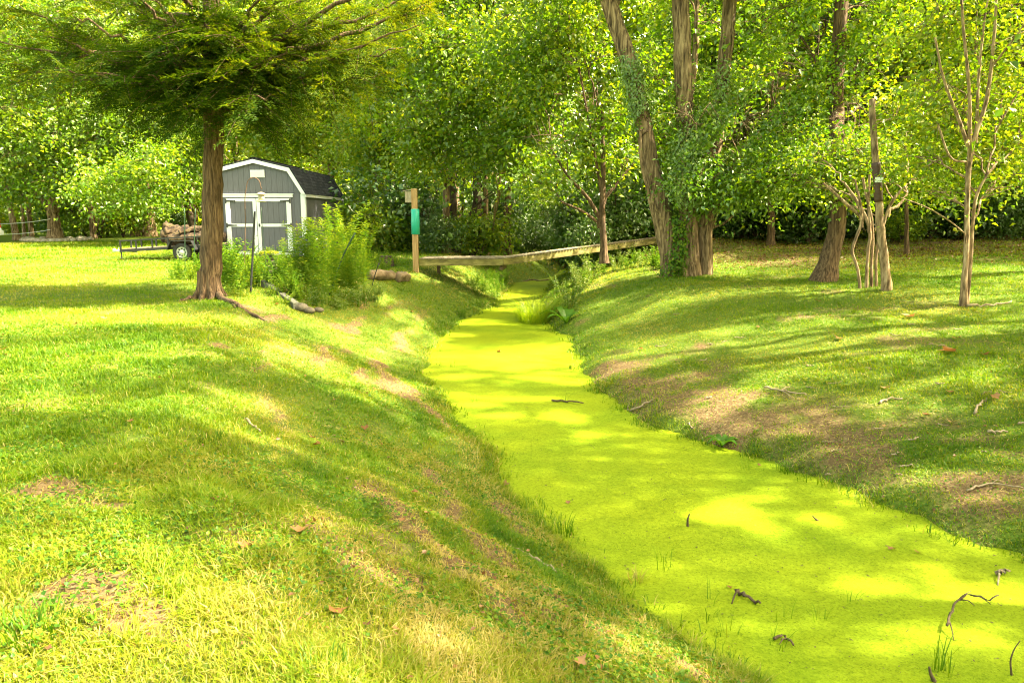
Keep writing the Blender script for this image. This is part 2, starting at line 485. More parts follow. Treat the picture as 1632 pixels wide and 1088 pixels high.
tag(ground, kind="structure")

m, nt, out = newmat("duckweed")
tc = nt.nodes.new("ShaderNodeTexCoord")
vo = nt.nodes.new("ShaderNodeTexVoronoi"); vo.inputs["Scale"].default_value = 85
nt.links.new(tc.outputs["Object"], vo.inputs[0])
n1 = nt.nodes.new("ShaderNodeTexNoise"); n1.inputs["Scale"].default_value = 26; n1.inputs["Detail"].default_value = 8; n1.inputs["Roughness"].default_value = .75
n2 = nt.nodes.new("ShaderNodeTexNoise"); n2.inputs["Scale"].default_value = .9; n2.inputs["Detail"].default_value = 5
nt.links.new(tc.outputs["Object"], n1.inputs[0]); nt.links.new(tc.outputs["Object"], n2.inputs[0])
c1 = ramp(nt, [(.24, (.07, .085, .006)), (.38, (.165, .212, .006)), (.58, (.225, .280, .009)), (.78, (.31, .36, .025))]); nt.links.new(n1.outputs[0], c1.inputs[0])
c2 = ramp(nt, [(0, (.48, .52, .4)), (.2, (.82, .85, .7)), (.5, (1, 1, 1)), (1, (1.0, 1.0, 1.0))]); nt.links.new(vo.outputs["Color"], c2.inputs[0])
c3 = ramp(nt, [(.33, (.78, .86, .8)), (.5, (1, 1, 1)), (.7, (1.08, 1.02, .9))]); nt.links.new(n2.outputs[0], c3.inputs[0])
m1 = nt.nodes.new("ShaderNodeMix"); m1.data_type = 'RGBA'; m1.blend_type = 'MULTIPLY'; m1.inputs[0].default_value = 1
m2 = nt.nodes.new("ShaderNodeMix"); m2.data_type = 'RGBA'; m2.blend_type = 'MULTIPLY'; m2.inputs[0].default_value = 1
nt.links.new(c1.outputs[0], m1.inputs[6]); nt.links.new(c2.outputs[0], m1.inputs[7])
nt.links.new(m1.outputs[2], m2.inputs[6]); nt.links.new(c3.outputs[0], m2.inputs[7])
pb = nt.nodes.new("ShaderNodeBsdfPrincipled"); pb.inputs["Roughness"].default_value = .7; pb.inputs["Specular IOR Level"].default_value = .08
nt.links.new(m2.outputs[2], pb.inputs[0])
bm_ = nt.nodes.new("ShaderNodeBump"); bm_.inputs["Strength"].default_value = .5; bm_.inputs["Distance"].default_value = .006
nt.links.new(vo.outputs["Distance"], bm_.inputs["Height"]); nt.links.new(bm_.outputs[0], pb.inputs["Normal"])
nt.links.new(pb.outputs[0], out.inputs[0])
M_duck = m
wy = np.r_[np.arange(-4, 30, .25), np.arange(30, 75, 1.0)]
wl, wr = edges(wy)
wl, wr = wl - .5, wr + .5
WV = np.concatenate([np.stack([wl + (wr - wl) * k / 8, wy, np.full_like(wy, WZ)], 1) for k in range(9)])
k = len(wy)
WF = np.concatenate([np.stack([np.arange(k - 1) + j * k, np.arange(k - 1) + (j + 1) * k, np.arange(k - 1) + (j + 1) * k + 1, np.arange(k - 1) + j * k + 1], 1) for j in range(8)])
water = npmesh("creek_water", WV, WF, M_duck, None, None, True)
tag(water, kind="structure")

# ------------------------------------------------------------------ gaps cut into crowns to shape the sun patches (px ellipses of sunlit ground)
GAPS = [(781, 513, 50, 5), (712, 533, 24, 4), (778, 569, 38, 8), (795, 584, 32, 6), (850, 600, 48, 7), (923, 582, 22, 6), (913, 608, 32, 5), (712, 600, 30, 5), (738, 630, 26, 5), (824, 635, 42, 5),
        (745, 645, 26, 5), (785, 661, 24, 5), (867, 663, 30, 9), (894, 695, 28, 7), (907, 725, 30, 6), (1112, 822, 58, 17), (1130, 802, 32, 9), (1167, 840, 38, 11), (1192, 786, 42, 8), (1261, 826, 38, 12),
        (1352, 790, 44, 14), (1417, 902, 48, 9), (1323, 938, 48, 13), (1493, 949, 88, 23), (1606, 947, 42, 13), (1440, 1011, 105, 21), (1606, 1050, 52, 22), (1515, 864, 26, 8), (1595, 862, 36, 12),
        (1062, 956, 32, 20), (1058, 1054, 60, 28), (440, 560, 45, 15), (490, 585, 44, 14), (540, 615, 44, 14), (590, 640, 40, 14), (640, 665, 36, 10), (690, 690, 30, 8), (589, 567, 34, 9), (649, 615, 32, 10),
        (612, 478, 12, 9), (640, 500, 16, 10), (665, 520, 17, 10), (690, 545, 15, 8), (700, 810, 32, 9), (250, 880, 190, 45), (330, 940, 120, 60), (200, 1050, 210, 55), (450, 1050, 130, 38), (100, 880, 110, 28),
        (560, 1010, 62, 22), (980, 1020, 62, 26), (1000, 1060, 92, 26), (150, 510, 230, 11), (60, 440, 140, 11), (250, 430, 110, 8), (150, 400, 120, 8), (60, 395, 100, 7), (420, 480, 45, 11), (300, 650, 110, 24),
        (150, 560, 160, 22), (60, 640, 70, 30), (420, 700, 60, 12), (1149, 453, 65, 13), (1094, 482, 42, 13), (1058, 503, 28, 13), (1294, 518, 54, 11), (1250, 532, 42, 10), (1366, 489, 64, 11), (1439, 474, 75, 9),
        (1062, 547, 44, 9), (1113, 543, 44, 9), (1069, 565, 54, 9), (1214, 558, 44, 9), (1258, 590, 48, 9), (1294, 598, 42, 7), (1428, 569, 50, 11), (1160, 634, 42, 11), (1123, 674, 42, 15), (1421, 757, 64, 18),
        (1530, 728, 34, 12), (1010, 415, 75, 22), (940, 470, 30, 20), (1560, 470, 60, 8), (1270, 460, 60, 6), (690, 440, 40, 10), (1330, 560, 40, 8), (1480, 530, 50, 8), (1180, 500, 40, 9), (1230, 610, 40, 8), (1380, 600, 45, 8), (1540, 600, 40, 8), (1020, 575, 40, 8), (980, 600, 30, 6), (1090, 600, 40, 8), (1590, 520, 40, 8), (1480, 650, 40, 9), (1330, 470, 60, 5), (1130, 470, 60, 8)] + [(950 + 44 * k, 592 - 14 * k, 30, 8) for k in range(9)] + [(1200 + 46 * k, 588 - 15 * k, 32, 7) for k in range(7)] + [(1130 + 50 * k, 645 - 16 * k, 26, 6) for k in range(4)] + [(1400 + 45 * k, 640 - 15 * k, 26, 7) for k in range(5)]
_gp = np.array(GAPS, float)
_gp[:, 2:] *= np.where((_gp[:, 0] > 925) & (_gp[:, 1] < 700), 1.25, 1.0)[:, None]
def sunlit(P, keep=.012):
    """True for leaves that stay: those whose shadow misses the sunlit patches"""
    g = P.copy()
    zt = np.full(len(P), -.6)
    for _ in range(4):
        t = (P[:, 2] - zt) / SUN[2]
        g = P - SUN[None, :] * t[:, None]
        zt = height(g[:, 0], g[:, 1])
    g[:, 2] = np.maximum(zt, WZ)
    px, py, w = project(g)
    ok = (w > 1) & (P[:, 2] - zt > 4.0)
    hit = np.zeros(len(P), bool)
    wob = 1.0 + 1.5 * (vnoise(g[:, 0], g[:, 1] * 1.6, .42, 33) - .5)
    for a, b, r, s in _gp:
        hit |= ((px - a) / (r * 1.12)) ** 2 + ((py - b) / (s * 1.15)) ** 2 < wob
    return ~(hit & ok) | (rng.random(len(P)) < keep)

# ------------------------------------------------------------------ trees
def trunk_path(pp):
    """[(px,py,D,width_px)] -> points, radii"""
    P = np.array([U(a, b, D) for a, b, D, w in pp]); R = np.array([w * .5 / F * D for a, b, D, w in pp])
    return P, R
def crown_leaves(blobs, L, W, lai=2.2, csize=34, spread=.34, thr=.41, seed=0, prune=True, tone_bias=0.0, flat=.8, nscale=.9):
    """blobs: (centre, radii) ; returns leaf mesh arrays and cluster centres per blob"""
    r = np.random.default_rng(seed + 100)
    Ps, Ns, Ds, Ts, CL = [], [], [], [], []
    for c, R in blobs:
        c, R = np.asarray(c, float), np.asarray(R, float)
        nl = lai * math.pi * R[0] * R[2] / (.5 * L * W)
        nc = max(6, int(nl / csize))
        q = unit(r.normal(size=(nc * 3, 3))) * (r.random((nc * 3, 1)) ** (1 / 2.3))
        P = c + q * R
        ok = .65 * noise3(P, nscale, seed % 7) + .35 * noise3(P, nscale * .45, 3 + seed % 5) > thr + .02 + .06 * (r.random(len(P)) - .5)
        P = P[ok][:nc]
        if len(P) == 0: continue
        CL.append(P)
        k = len(P)
        off = r.normal(size=(k, csize, 3)) * np.array([spread, spread, spread * .45])
        off[:, :, 2] -= (off[:, :, 0] ** 2 + off[:, :, 1] ** 2) * .35 / spread * .6
        pos = P[:, None, :] + off
        tilt = unit(r.normal(size=(k, 1, 3)) * .35 + np.array([0, 0, 1.]))
        nrm = tilt + r.normal(size=(k, csize, 3)) * flat
        d = unit(off + r.normal(size=off.shape) * spread * .8); d[:, :, 2] -= .25
        tone = .42 + tone_bias + .34 * (r.random((k, 1)) - .5) * 2 + .19 * (r.random((k, csize)) - .5) * 2 + (r.random((k, csize)) < .01) * .35
        Ps.append(pos.reshape(-1, 3)); Ns.append(nrm.reshape(-1, 3)); Ds.append(d.reshape(-1, 3)); Ts.append(tone.reshape(-1))
    P, N, Dd, T = map(np.concatenate, (Ps, Ns, Ds, Ts))
    if prune:
        s = sunlit(P)
        P, N, Dd, T = P[s], N[s], Dd[s], T[s]
    sz = (.6 + .7 * r.random(len(P))) * (.8 + .5 * noise3(P, .6, 3))
    V, Fs = leaves(P, N, Dd, L * sz, W * sz)
    return V, Fs, np.repeat(np.clip(T, 0, 1), 4), CL
def limbs_to(trunks, blobs, CL, r_scale=.35, twig=.008, seed=0):
    r = np.random.default_rng(seed + 400)
    parts = []
    tp = np.concatenate([t[0] for t in trunks]); tr = np.concatenate([t[1] for t in trunks])
    for (c, R), cl in zip(blobs, CL):
        c, R = np.asarray(c, float), np.asarray(R, float)
        sc = np.linalg.norm(tp - (c - np.array([0, 0, .9 * R[2] + .4])), axis=1) + np.where(tp[:, 2] > c[2] + .3, 3, 0)
        i = int(np.argmin(sc))
        a = tp[i]
        mid = (a + c) / 2 + np.array([0, 0, .25 * np.linalg.norm(c - a) * .5]) + r.normal(size=3) * .15
        n = 9
        lim = bezier(a, mid, c, n)
        lim[1:-1] += r.normal(size=(n - 2, 3)) * .04
        r0 = max(.018, min(tr[i] * r_scale, .14))
        rr = np.linspace(r0, .018, n)
        parts.append(tube(lim, rr, 6))
        src = [lim[3:]]
        for q in range(7):
            k = r.integers(3, n)
            e = c + unit(r.normal(size=3)) * R * .75
            sub = bezier(lim[k], (lim[k] + e) / 2 + np.array([0, 0, .15 * R[2]]), e, 5)
            parts.append(tube(sub, np.linspace(max(rr[k] * .6, .014), .008, 5), 4))
            src.append(sub[1:])
        src = np.concatenate(src)
        j = np.argmin(((cl[:, None, :] - src[None, :, :]) ** 2).sum(2), axis=1)
        parts.append(sticks(src[j], cl, twig, twig * .5))
    return parts
def rough_trunk(P, R, n=14, flare=1.55, seed=0, seg=26, cap_top=False):
    Q = spline(P, seg)
    s = np.linspace(0, 1, seg)
    r = np.interp(np.linspace(0, 1, seg), np.r_[0, np.cumsum(np.linalg.norm(np.diff(P, axis=0), axis=1))] / np.linalg.norm(np.diff(P, axis=0), axis=1).sum(), R)
    h = Q[:, 2] - Q[0, 2]
    r = r * (1 + (flare - 1) * np.exp(-h / .22))
    Q = Q + np.random.default_rng(seed).normal(size=Q.shape) * r[:, None] * .05
    Q[0, 2] -= .15
    V, Fs = tube(Q, r, n, .05, .07, seed)
    if cap_top:
        V = np.vstack([V, np.tile(V[-n:].mean(0) + [0, 0, .01], (n, 1))]); b = len(V) - 2 * n
        Fs = np.vstack([Fs, [[b + k, b + (k + 1) % n, b + n + (k + 1) % n, b + n + k] for k in range(n)]])
    return V, Fs
def pxblob(b):
    px, py, D, rx, ry = b
    c = U(px, py, D)
    a, z = rx / F * D, ry / F * D
    return c, np.array([a, a * .8, z])
def tree(name, label, trunks, blobs, bark, leafm, L=.12, W=.075, group=None, cat="tree", lai=2.2, seed=0, prune=True, flare=1.5, extra=None, tone=0.0, thr=.41, spread=.34, n=12, csize=34, world_blobs=None, r_scale=.35, flat=.8):
    T = [trunk_path(t) if not isinstance(t, tuple) else t for t in trunks]
    B = [pxblob(b) for b in blobs] + list(world_blobs or [])
    base = T[0][0][0].copy()
    root = empty(name, base, label, cat, group)
    parts = [rough_trunk(P, R, n, flare if i == 0 else 1.1, seed + i) for i, (P, R) in enumerate(T)]
    if B:
        V, Fs, tn, CL = crown_leaves(B, L, W, lai, csize, spread, thr, seed, prune, tone, flat)
        parts += limbs_to(T, B, CL, r_scale, seed=seed)
        npmesh("crown", V - base, Fs, leafm, root, tn)
    if extra: parts += extra
    V, Fs = cat_mesh(parts)
    npmesh("trunk", V - base, Fs, bark, root, None, True)
    return root
def Gt(px, py, top, w, wt=None, mids=()):
    """trunk px list from a ground pixel: base depth from the terrain, same depth upward"""
    g = G(px, py)
    D = g[1]
    return [(px, py, D, w)] + [(a, b, D + dd, ww) for a, b, dd, ww in mids] + [(top[0], top[1], D, wt or w * .7)]

#TREES_BEGIN
# --- the big feathery conifer on the left bank
gb = G(335, 474)
D0 = gb[1]
tp = trunk_path([(333, 473, D0, 34), (336, 420, D0, 32), (339, 330, D0, 30), (341, 230, D0, 28), (340, 165, D0, 28)])
tp = (np.vstack([tp[0], tp[0][-1] + np.array([[.05, .1, 2.0], [.0, .1, 5.0], [.1, 0, 8.5]])]), np.r_[tp[1], .16, .10, .03])
conifer = empty("bald_cypress", gb, "large feathery conifer with reddish brown trunk standing on the left lawn beside the flower bed", "tree")
parts = [rough_trunk(tp[0], tp[1], 22, 1.0, 3, 60)]
# flared foot and surface roots
for (pts, r0) in (([(345, 472), (362, 482), (385, 492), (398, 500), (424, 512)], .07), ([(318, 474), (300, 478), (285, 481)], .05), ([(352, 477), (366, 483), (376, 492)], .04)):
    q = np.array([G(a, b) for a, b in pts]); q[:, 2] += np.linspace(.05, -.0, len(q))
    q = spline(q, 14); q[:, 2] += .02 * np.sin(np.arange(14) * 1.3)
    parts.append(tube(q, np.linspace(r0, r0 * .45, 14), 8, .2, .1, 5))
for k in range(9):
    a = k * 2 * math.pi / 9 + .3
    q = np.array([gb + [math.cos(a) * .16, math.sin(a) * .16, .55], gb + [math.cos(a) * .21, math.sin(a) * .21, .16], gb + [math.cos(a) * .33, math.sin(a) * .33, -.05]])
    parts.append(tube(spline(q, 7), np.linspace(.06, .065, 7), 7, .1, .1, k))
r = np.random.default_rng(21)
LP, LN, LD, LT = [], [], [], []
def spray_branch(base, tip, rad, nspr, slen, sag):
    mid = (base + tip) / 2 + np.array([0, 0, sag])
    path = bezier(base, mid, tip, 16)
    path[1:] += r.normal(size=(15, 3)) * .03
    parts.append(tube(path, np.linspace(rad, .008, 16), 6))
    ax = unit(tip - base)
    side = unit(np.cross(ax, [0, 0, 1.]))
    ph = r.random() * 6.3
    for s in range(nspr):
        t = .12 + .88 * r.random()
        if math.sin(t * 13 + ph) < -.35 and r.random() < .85: continue
        p0 = path[int(t * 15)]
        d = unit(ax * (.15 + .6 * r.random()) + side * r.choice([-1, 1]) * (.4 + .8 * r.random()) + np.array([0, 0, r.normal() * .32 - .16]))
        ln = slen * (.4 + 1.1 * r.random() ** 1.3) * (1.15 - .45 * t)
        m = 5
        pp = bezier(p0, p0 + d * ln * .5 + [0, 0, .04], p0 + d * ln + [0, 0, -(.05 + .4 * r.random() ** 2) * ln], m)
        parts.append(sticks(pp[:-1], pp[1:], np.full(m - 1, .006), np.full(m - 1, .004)))
        nrm = unit(np.cross(np.cross(d, [0, 0, 1.]), d) + r.normal(size=3) * .25)
        sd = np.cross(nrm, d)
        # sub sprays: flat feathers
        for u in np.linspace(.15, 1, max(4, int(ln / .11))):
            c0 = p0 + (pp[-1] - p0) * u + (pp[2] - (p0 + pp[-1]) / 2) * 4 * u * (1 - u)
            for sg in (-1, 1):
                fd = unit(d * .75 + sd * sg * .75 + r.normal(size=3) * .15)
                fl = .26 * (.6 + .6 * r.random())
                kk = 10
                uu = np.linspace(.1, 1, kk)
                cc = c0 + fd * (uu * fl)[:, None] + np.array([0, 0, -.05]) * (uu ** 2)[:, None]
                fs = np.cross(nrm, fd)
                sgn = np.where(np.arange(kk) % 2, 1, -1)[:, None]
                LP.append(cc); LN.append(np.tile(nrm, (kk, 1)) + r.normal(size=(kk, 3)) * .22)
                LD.append(fd * .55 + fs * sgn * .85)
                LT.append(np.full(kk, .22 + .12 * r.normal() + .42 * np.clip(np.hypot(*(c0 - gb)[:2]) / 5 - .25, 0, 1)) + .08 * r.normal(size=kk))  # inner shade and backlit yellow rim painted into the needle tone
# long limbs seen in the photo: (start py on trunk, tip px,py, depth offset)
limbs = [(150, 60, 45, -0.4, 0.11), (140, 30, 10, 0.8, 0.09), (165, 150, 110, -1.6, 0.07), (120, 180, -30, 0.5, 0.09), (130, 560, 70, -0.6, 0.1), (120, 690, 0, 0.4, 0.09), (140, 530, 85, 1.2, 0.07), (110, 640, -60, -1.5, 0.09), (160, 430, 150, -1.9, 0.06), (150, 235, 120, -1.9, 0.06), (150, 300, 110, 2.5, 0.06), (100, 420, -20, -1.9, 0.08), (90, 240, -10, -1.9, 0.08), (60, 330, 40, -1.9, 0.07), (70, 480, 20, 2.5, 0.08), (60, 100, -60, 1.5, 0.08), (165, 400, 165, 1.5, 0.05), (150, 335, 95, -1.6, 0.05), (120, 325, 25, -1.9, 0.05), (130, 365, 55, -1.8, 0.05), (155, 295, 120, -1.4, 0.05), (155, 390, 115, -1.5, 0.05), (160, 345, 150, -1.1, 0.045), (100, 350, -20, -1.5, 0.05), (140, 260, 85, -1.9, 0.05), (140, 430, 90, -1.7, 0.05), (155, 360, 120, -1.9, 0.06), (130, 200, 80, 2.2, 0.06), (125, 470, 75, -1.9, 0.06), (130, 20, 110, 0.3, 0.07), (120, 110, 20, -1.2, 0.07), (90, 200, -20, -1.8, 0.07), (140, 250, 60, -1.9, 0.06), (90, 480, -30, -1.6, 0.07), (120, 570, 15, 0.2, 0.07), (135, 640, 75, -0.4, 0.07), (100, 710, -30, 0.8, 0.07), (140, 540, 110, 0.3, 0.05), (140, 610, 120, 1.0, 0.05), (140, 90, 110, -1.4, 0.06), (110, -20, 60, 0.2, 0.07), (140, 390, 60, -1.9, 0.05), (130, 670, 40, -1.2, 0.06), (135, 130, 60, 0.6, 0.05), (165, 440, 130, 0.6, 0.05), (168, 385, 178, -0.8, 0.045), (120, 110, 95, 1.8, 0.06), (100, 600, 40, 1.8, 0.06)]
for (ps, tx, ty, dd, rad) in limbs:
    b0 = U(340, ps, D0); tp_ = U(tx, ty, D0 + dd)
    rad = rad * 1.15
    ln = np.linalg.norm(tp_ - b0)
    spray_branch(b0, tp_, rad, int(6 + ln * 8.5), 1.0, -.05 * ln)
for k in range(34):     # the crown above the frame
    h = 5.6 + 7.0 * (k / 34)
    a = k * 2.4
    ln = 4.6 * (1 - (h - 5.6) / 9.5)
    b0 = gb + [0, 0, h - .3]
    spray_branch(b0, b0 + np.array([math.cos(a) * ln, math.sin(a) * ln, .25 * ln]), .06, int(4 + ln * 3), 1.0, -.03 * ln)
P, N, Dd, T = map(np.concatenate, (LP, LN, LD, LT))
s = sunlit(P, .6)
P, N, Dd, T = P[s], N[s], Dd[s], T[s]
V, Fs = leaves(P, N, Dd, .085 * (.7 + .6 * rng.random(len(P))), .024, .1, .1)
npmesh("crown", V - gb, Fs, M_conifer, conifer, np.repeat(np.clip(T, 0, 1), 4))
V, Fs = cat_mesh(parts)
npmesh("trunk", V - gb, Fs, M_bark, conifer, None, True)

# --- left, at the far edge of the lawn
tree("forked_tree", "big forked tree with a leaning left limb in a stone ring at far left", [
    Gt(88, 383, (86, 250), 21, 13, [(85, 345, 0, 17)]), [(82, 338, G(88, 383)[1], 10), (68, 318, G(88, 383)[1], 9), (45, 298, G(88, 383)[1], 8), (20, 240, G(88, 383)[1], 6)], [(86, 250, G(88, 383)[1], 12), (95, 120, G(88, 383)[1], 9), (90, 0, G(88, 383)[1], 5)]],
    [(70, 170, 42, 110, 75), (150, 215, 41, 95, 60), (50, 262, 42, 85, 40), (20, 90, 43, 120, 70), (200, 130, 43, 110, 80), (105, 292, 41, 60, 24), (10, 300, 42, 50, 24), (110, 40, 43, 120, 60), (215, 215, 42, 70, 50)],
    M_bark_grey, M_leaf, .20, .125, seed=1, lai=2.0, spread=.5, tone=.06, prune=False)
tree("leaning_tree", "slim pale trunk leaning left near the vehicle at the far left edge", [Gt(27, 383, (8, 296), 10, 7, [(18, 340, 0, 9)])], [(10, 250, 44, 60, 45), (-20, 200, 44, 80, 60)], M_bark_pale, M_leaf, .20, .125, seed=2, spread=.5, prune=False)
tree("slim_tree", "thinnest of the slim pale trunks left of the big forked tree, standing straight", [Gt(39, 381, (33, 300), 5, 4)], [(35, 290, 46, 40, 24), (30, 240, 46, 50, 40)], M_bark_pale, M_leaf, .20, .125, seed=3, spread=.5, prune=False)
tree("slim_tree", "slim grey-green trunk nearest the big forked tree on its left side", [Gt(51, 381, (42, 305), 7, 6)], [(45, 280, 47, 50, 30), (60, 220, 47, 60, 50)], M_bark_grey, M_leaf, .20, .125, seed=4, spread=.5, prune=False)
tree("spreading_small_tree", "small dark V-shaped multi-stem tree with pale sunlit leaves left of the trailer", [
    Gt(157, 379, (112, 312), 6, 3, [(150, 352, 0, 5)]), Gt(159, 379, (176, 310), 5, 3, [(166, 345, 0, 4)]), Gt(158, 378, (140, 300), 4, 3)],
    [(190, 285, 37, 70, 32), (235, 255, 37, 55, 36), (150, 295, 38, 45, 22), (265, 300, 38, 40, 26), (190, 320, 37, 50, 18), (235, 315, 37, 45, 20)],
    M_bark_dark, M_lime, .17, .11, seed=5, spread=.45, prune=False, tone=.05, lai=2.0)
tree("slim_tree", "thin dark straight trunk just right of the V-shaped small tree", [Gt(171, 378, (171, 300), 4, 3)], [(170, 260, 44, 45, 40)], M_bark_dark, M_leaf, .20, .125, seed=6, spread=.5, prune=False)
for k, (bx, tx, w, lab) in enumerate([(215, 206, 10, "leftmost trunk of the pale trunk cluster behind the trailer tongue"), (223, 221, 9, "middle trunk of the pale trunk cluster behind the trailer tongue"), (229, 226, 6, "thin dark mottled trunk squeezed between the pale cluster trunks behind the trailer"), (241, 236, 17, "thickest trunk of the cluster behind the trailer, flaring at its foot")]):
    tree("woodland_tree", lab, [Gt(bx, 376 + (k % 2), (tx, 300), w, w * .8)], [(tx + 10 * k, 245 - 20 * k, 50 + k, 60, 45), (tx + 25, 190 - 15 * k, 51, 75, 65)], M_bark_pale if k != 2 else M_bark_dark, M_leaf, .22, .14, seed=8 + k, spread=.55, prune=False, tone=.08, group="trunk cluster behind the trailer")
tree("leaning_tree", "dark trunk leaning left behind the logs on the trailer", [Gt(310, 376, (292, 290), 13, 9, [(300, 330, 0, 11)])], [(290, 250, 40, 55, 45), (310, 190, 41, 70, 55), (270, 150, 42, 80, 60)], M_bark_dark, M_lime, .18, .115, seed=13, spread=.5, prune=False)
tree("leaning_tree", "slender brown trunk rising behind the left end of the shed roof", [Gt(384, 380, (362, 200), 9, 8, [(376, 250, 0, 8)])], [(370, 160, 41, 80, 60), (430, 190, 42, 90, 50), (420, 100, 42, 100, 70)], M_bark, M_lime, .18, .115, seed=14, spread=.5, prune=False, tone=.12)
tree("lime_tree", "yellow-green leafy tree directly behind the grey shed roof", [(np.array([[-9.9, 41, .3], [-9.8, 41, 4], [-9.7, 41, 9], [-9.6, 41, 15]]), np.array([.24, .18, .12, .04]))],
     [(520, 215, 40, 85, 60), (460, 235, 41, 70, 40), (560, 150, 40, 90, 70), (480, 120, 41, 100, 70), (540, 40, 41, 110, 70), (590, 240, 39, 60, 50)], M_bark_grey, M_lime, .18, .115, seed=15, spread=.5, prune=False, tone=.15)
tree("lime_tree", "bright leafy tree right of the shed's far end with low spreading boughs", [(np.array([[-6.6, 36.5, .3], [-6.5, 36.5, 4], [-6.4, 36.5, 9], [-6.2, 36.5, 14]]), np.array([.2, .16, .1, .04]))],
     [(600, 290, 36, 55, 40), (640, 230, 35, 60, 50), (585, 215, 36, 60, 50), (630, 140, 35, 80, 70), (640, 320, 36, 40, 26), (655, 50, 35, 90, 70), (575, 320, 36, 24, 16)], M_bark_grey, M_leaf, .15, .095, seed=16, spread=.42, prune=False, tone=.15)

# --- middle, beyond the footbridge
mid_leaf = dict(L=.16, W=.10, spread=.42)
tree("woodland_tree", "straight trunk with a sunlit patch standing just right of the bird house post", [Gt(712, 404, (716, 120), 12, 8, [(711, 300, 0, 10)])], [(700, 235, 27, 70, 50), (660, 190, 27, 70, 50), (720, 140, 27, 90, 60), (690, 60, 27, 90, 60)], M_bark_grey, M_leaf, seed=20, **mid_leaf)
tree("woodland_tree", "mossy trunk behind the sunlit trunk right of the bird house post", [Gt(733, 391, (722, 250), 12, 9)], [(740, 245, 31, 45, 24), (770, 220, 31, 60, 40)], M_bark_grey, M_dark, seed=21, **mid_leaf)
tree("woodland_tree", "dark trunk above the middle of the footbridge, left of a paler one", [Gt(764, 405, (757, 100), 14, 9, [(760, 290, 0, 12)])], [(770, 180, 26.5, 70, 60), (800, 235, 26.5, 55, 30), (760, 80, 27, 100, 60), (820, 110, 27, 70, 60)], M_bark_dark, M_leaf, seed=22, world_blobs=[(np.array(q), np.array([1.9, 1.9, 1.2])) for q in ((-2.6, 28.2, 10.0), (-1.0, 29.4, 12.0), (-3.0, 30.6, 9.4), (.2, 31.4, 12.2), (-.6, 27.6, 10.8), (-2.2, 32.6, 11.2), (-3.6, 28.8, 12.6), (.8, 28.6, 13.6))], **mid_leaf)  # upper crown lumps above the frame, added to shade the shed side
tree("woodland_tree", "pale slim trunk above the middle of the footbridge, right of a darker one", [Gt(776, 406, (772, 200), 9, 7)], [(810, 220, 26, 55, 40), (840, 170, 26, 60, 50)], M_bark_pale, M_leaf, seed=23, **mid_leaf)
tree("woodland_tree", "half sunlit double trunk over the joint of the footbridge", [Gt(811, 406, (812, 280), 8, 6), Gt(803, 406, (808, 300), 7, 5)], [(860, 265, 26.5, 50, 28), (850, 220, 26, 60, 40)], M_bark, M_leaf, seed=24, **mid_leaf)
tree("branchy_small_tree", "small bare-limbed tree with V-shaped limbs standing in front of the footbridge ramp", [
    [(963, 412, 24.3, 11), (960, 350, 24.3, 10), (961, 270, 24.3, 8), (960, 180, 24.4, 6)], [(958, 352, 24.3, 7), (940, 320, 24.2, 6), (905, 280, 24, 4), (880, 240, 23.8, 3)], [(962, 318, 24.3, 6), (985, 290, 24.4, 5), (1015, 255, 24.5, 3)], [(955, 356, 24.3, 5), (925, 335, 24, 4), (895, 322, 23.8, 3)], [(958, 300, 24.3, 5), (945, 230, 24.3, 4), (925, 120, 24.3, 3), (905, 20, 24.2, 3)]],
    [(890, 215, 24, 70, 45), (960, 160, 24.3, 70, 45), (870, 285, 24, 50, 26), (1000, 250, 24.5, 40, 35), (930, 90, 24.3, 90, 50), (860, 130, 24.2, 70, 60), (900, 30, 24.3, 80, 50), (840, 60, 24.5, 70, 50)], M_bark, M_leaf, seed=25, tone=.02, **mid_leaf)

# --- right bank
Dr = G(1100, 438)[1]
tree("leaning_tree", "tall ivy-draped trunk leaning left over the creek beside the thick double trunk", [
    [(1076, 432, Dr, 34), (1060, 370, Dr, 31), (1042, 290, Dr, 29), (1024, 190, Dr, 26), (1003, 100, Dr + .1, 25), (975, 20, Dr + .2, 24), (950, -60, Dr + .3, 20), (900, -220, Dr + .5, 12)], [(1062, 360, Dr - .2, 8), (1040, 320, Dr - .3, 5), (1024, 270, Dr - .3, 5), (1020, 205, Dr - .2, 4)]],
    [(930, -90, 22.5, 120, 70), (1010, -60, 22, 90, 60), (890, -150, 23, 130, 80)], M_bark_grey, M_leaf, .12, .075, seed=30)
tree("twin_trunk_tree", "thick ridged double trunk with ivy at its foot on the right bank crest", [
    [(1100, 438, Dr, 34), (1098, 380, Dr, 30), (1094, 240, Dr, 28), (1088, 100, Dr, 27), (1085, 0, Dr, 26), (1080, -160, Dr, 18)], [(1123, 437, Dr + .1, 24), (1124, 380, Dr + .1, 22), (1138, 240, Dr + .4, 22), (1155, 100, Dr + .7, 21), (1164, 0, Dr + .8, 20), (1170, -140, Dr + .9, 12)]],
    [(1110, 195, 20.4, 70, 40), (1180, 235, 20.6, 70, 50), (1120, 275, 20.2, 70, 40), (1165, 310, 20.4, 55, 35), (1210, 180, 20.8, 60, 50), (1100, -120, 21.5, 140, 70), (1200, -100, 21.5, 120, 70), (1215, 300, 21, 45, 26)],
    M_bark_grey, M_ivy, .125, .07, seed=31, tone=.0, lai=1.9, flare=1.25, n=18, r_scale=.16)
tree("woodland_tree", "slim brown trunk before the dark thicket, halfway between double trunk and curved trunk", [Gt(1228, 391, (1222, 270), 11, 9, [(1229, 340, 0, 10)])], [(1230, 250, 27, 65, 35), (1200, 200, 28, 70, 45), (1270, 215, 27, 60, 40), (1230, 120, 28, 90, 60)], M_bark, M_leaf, seed=32, tone=.05, **mid_leaf)
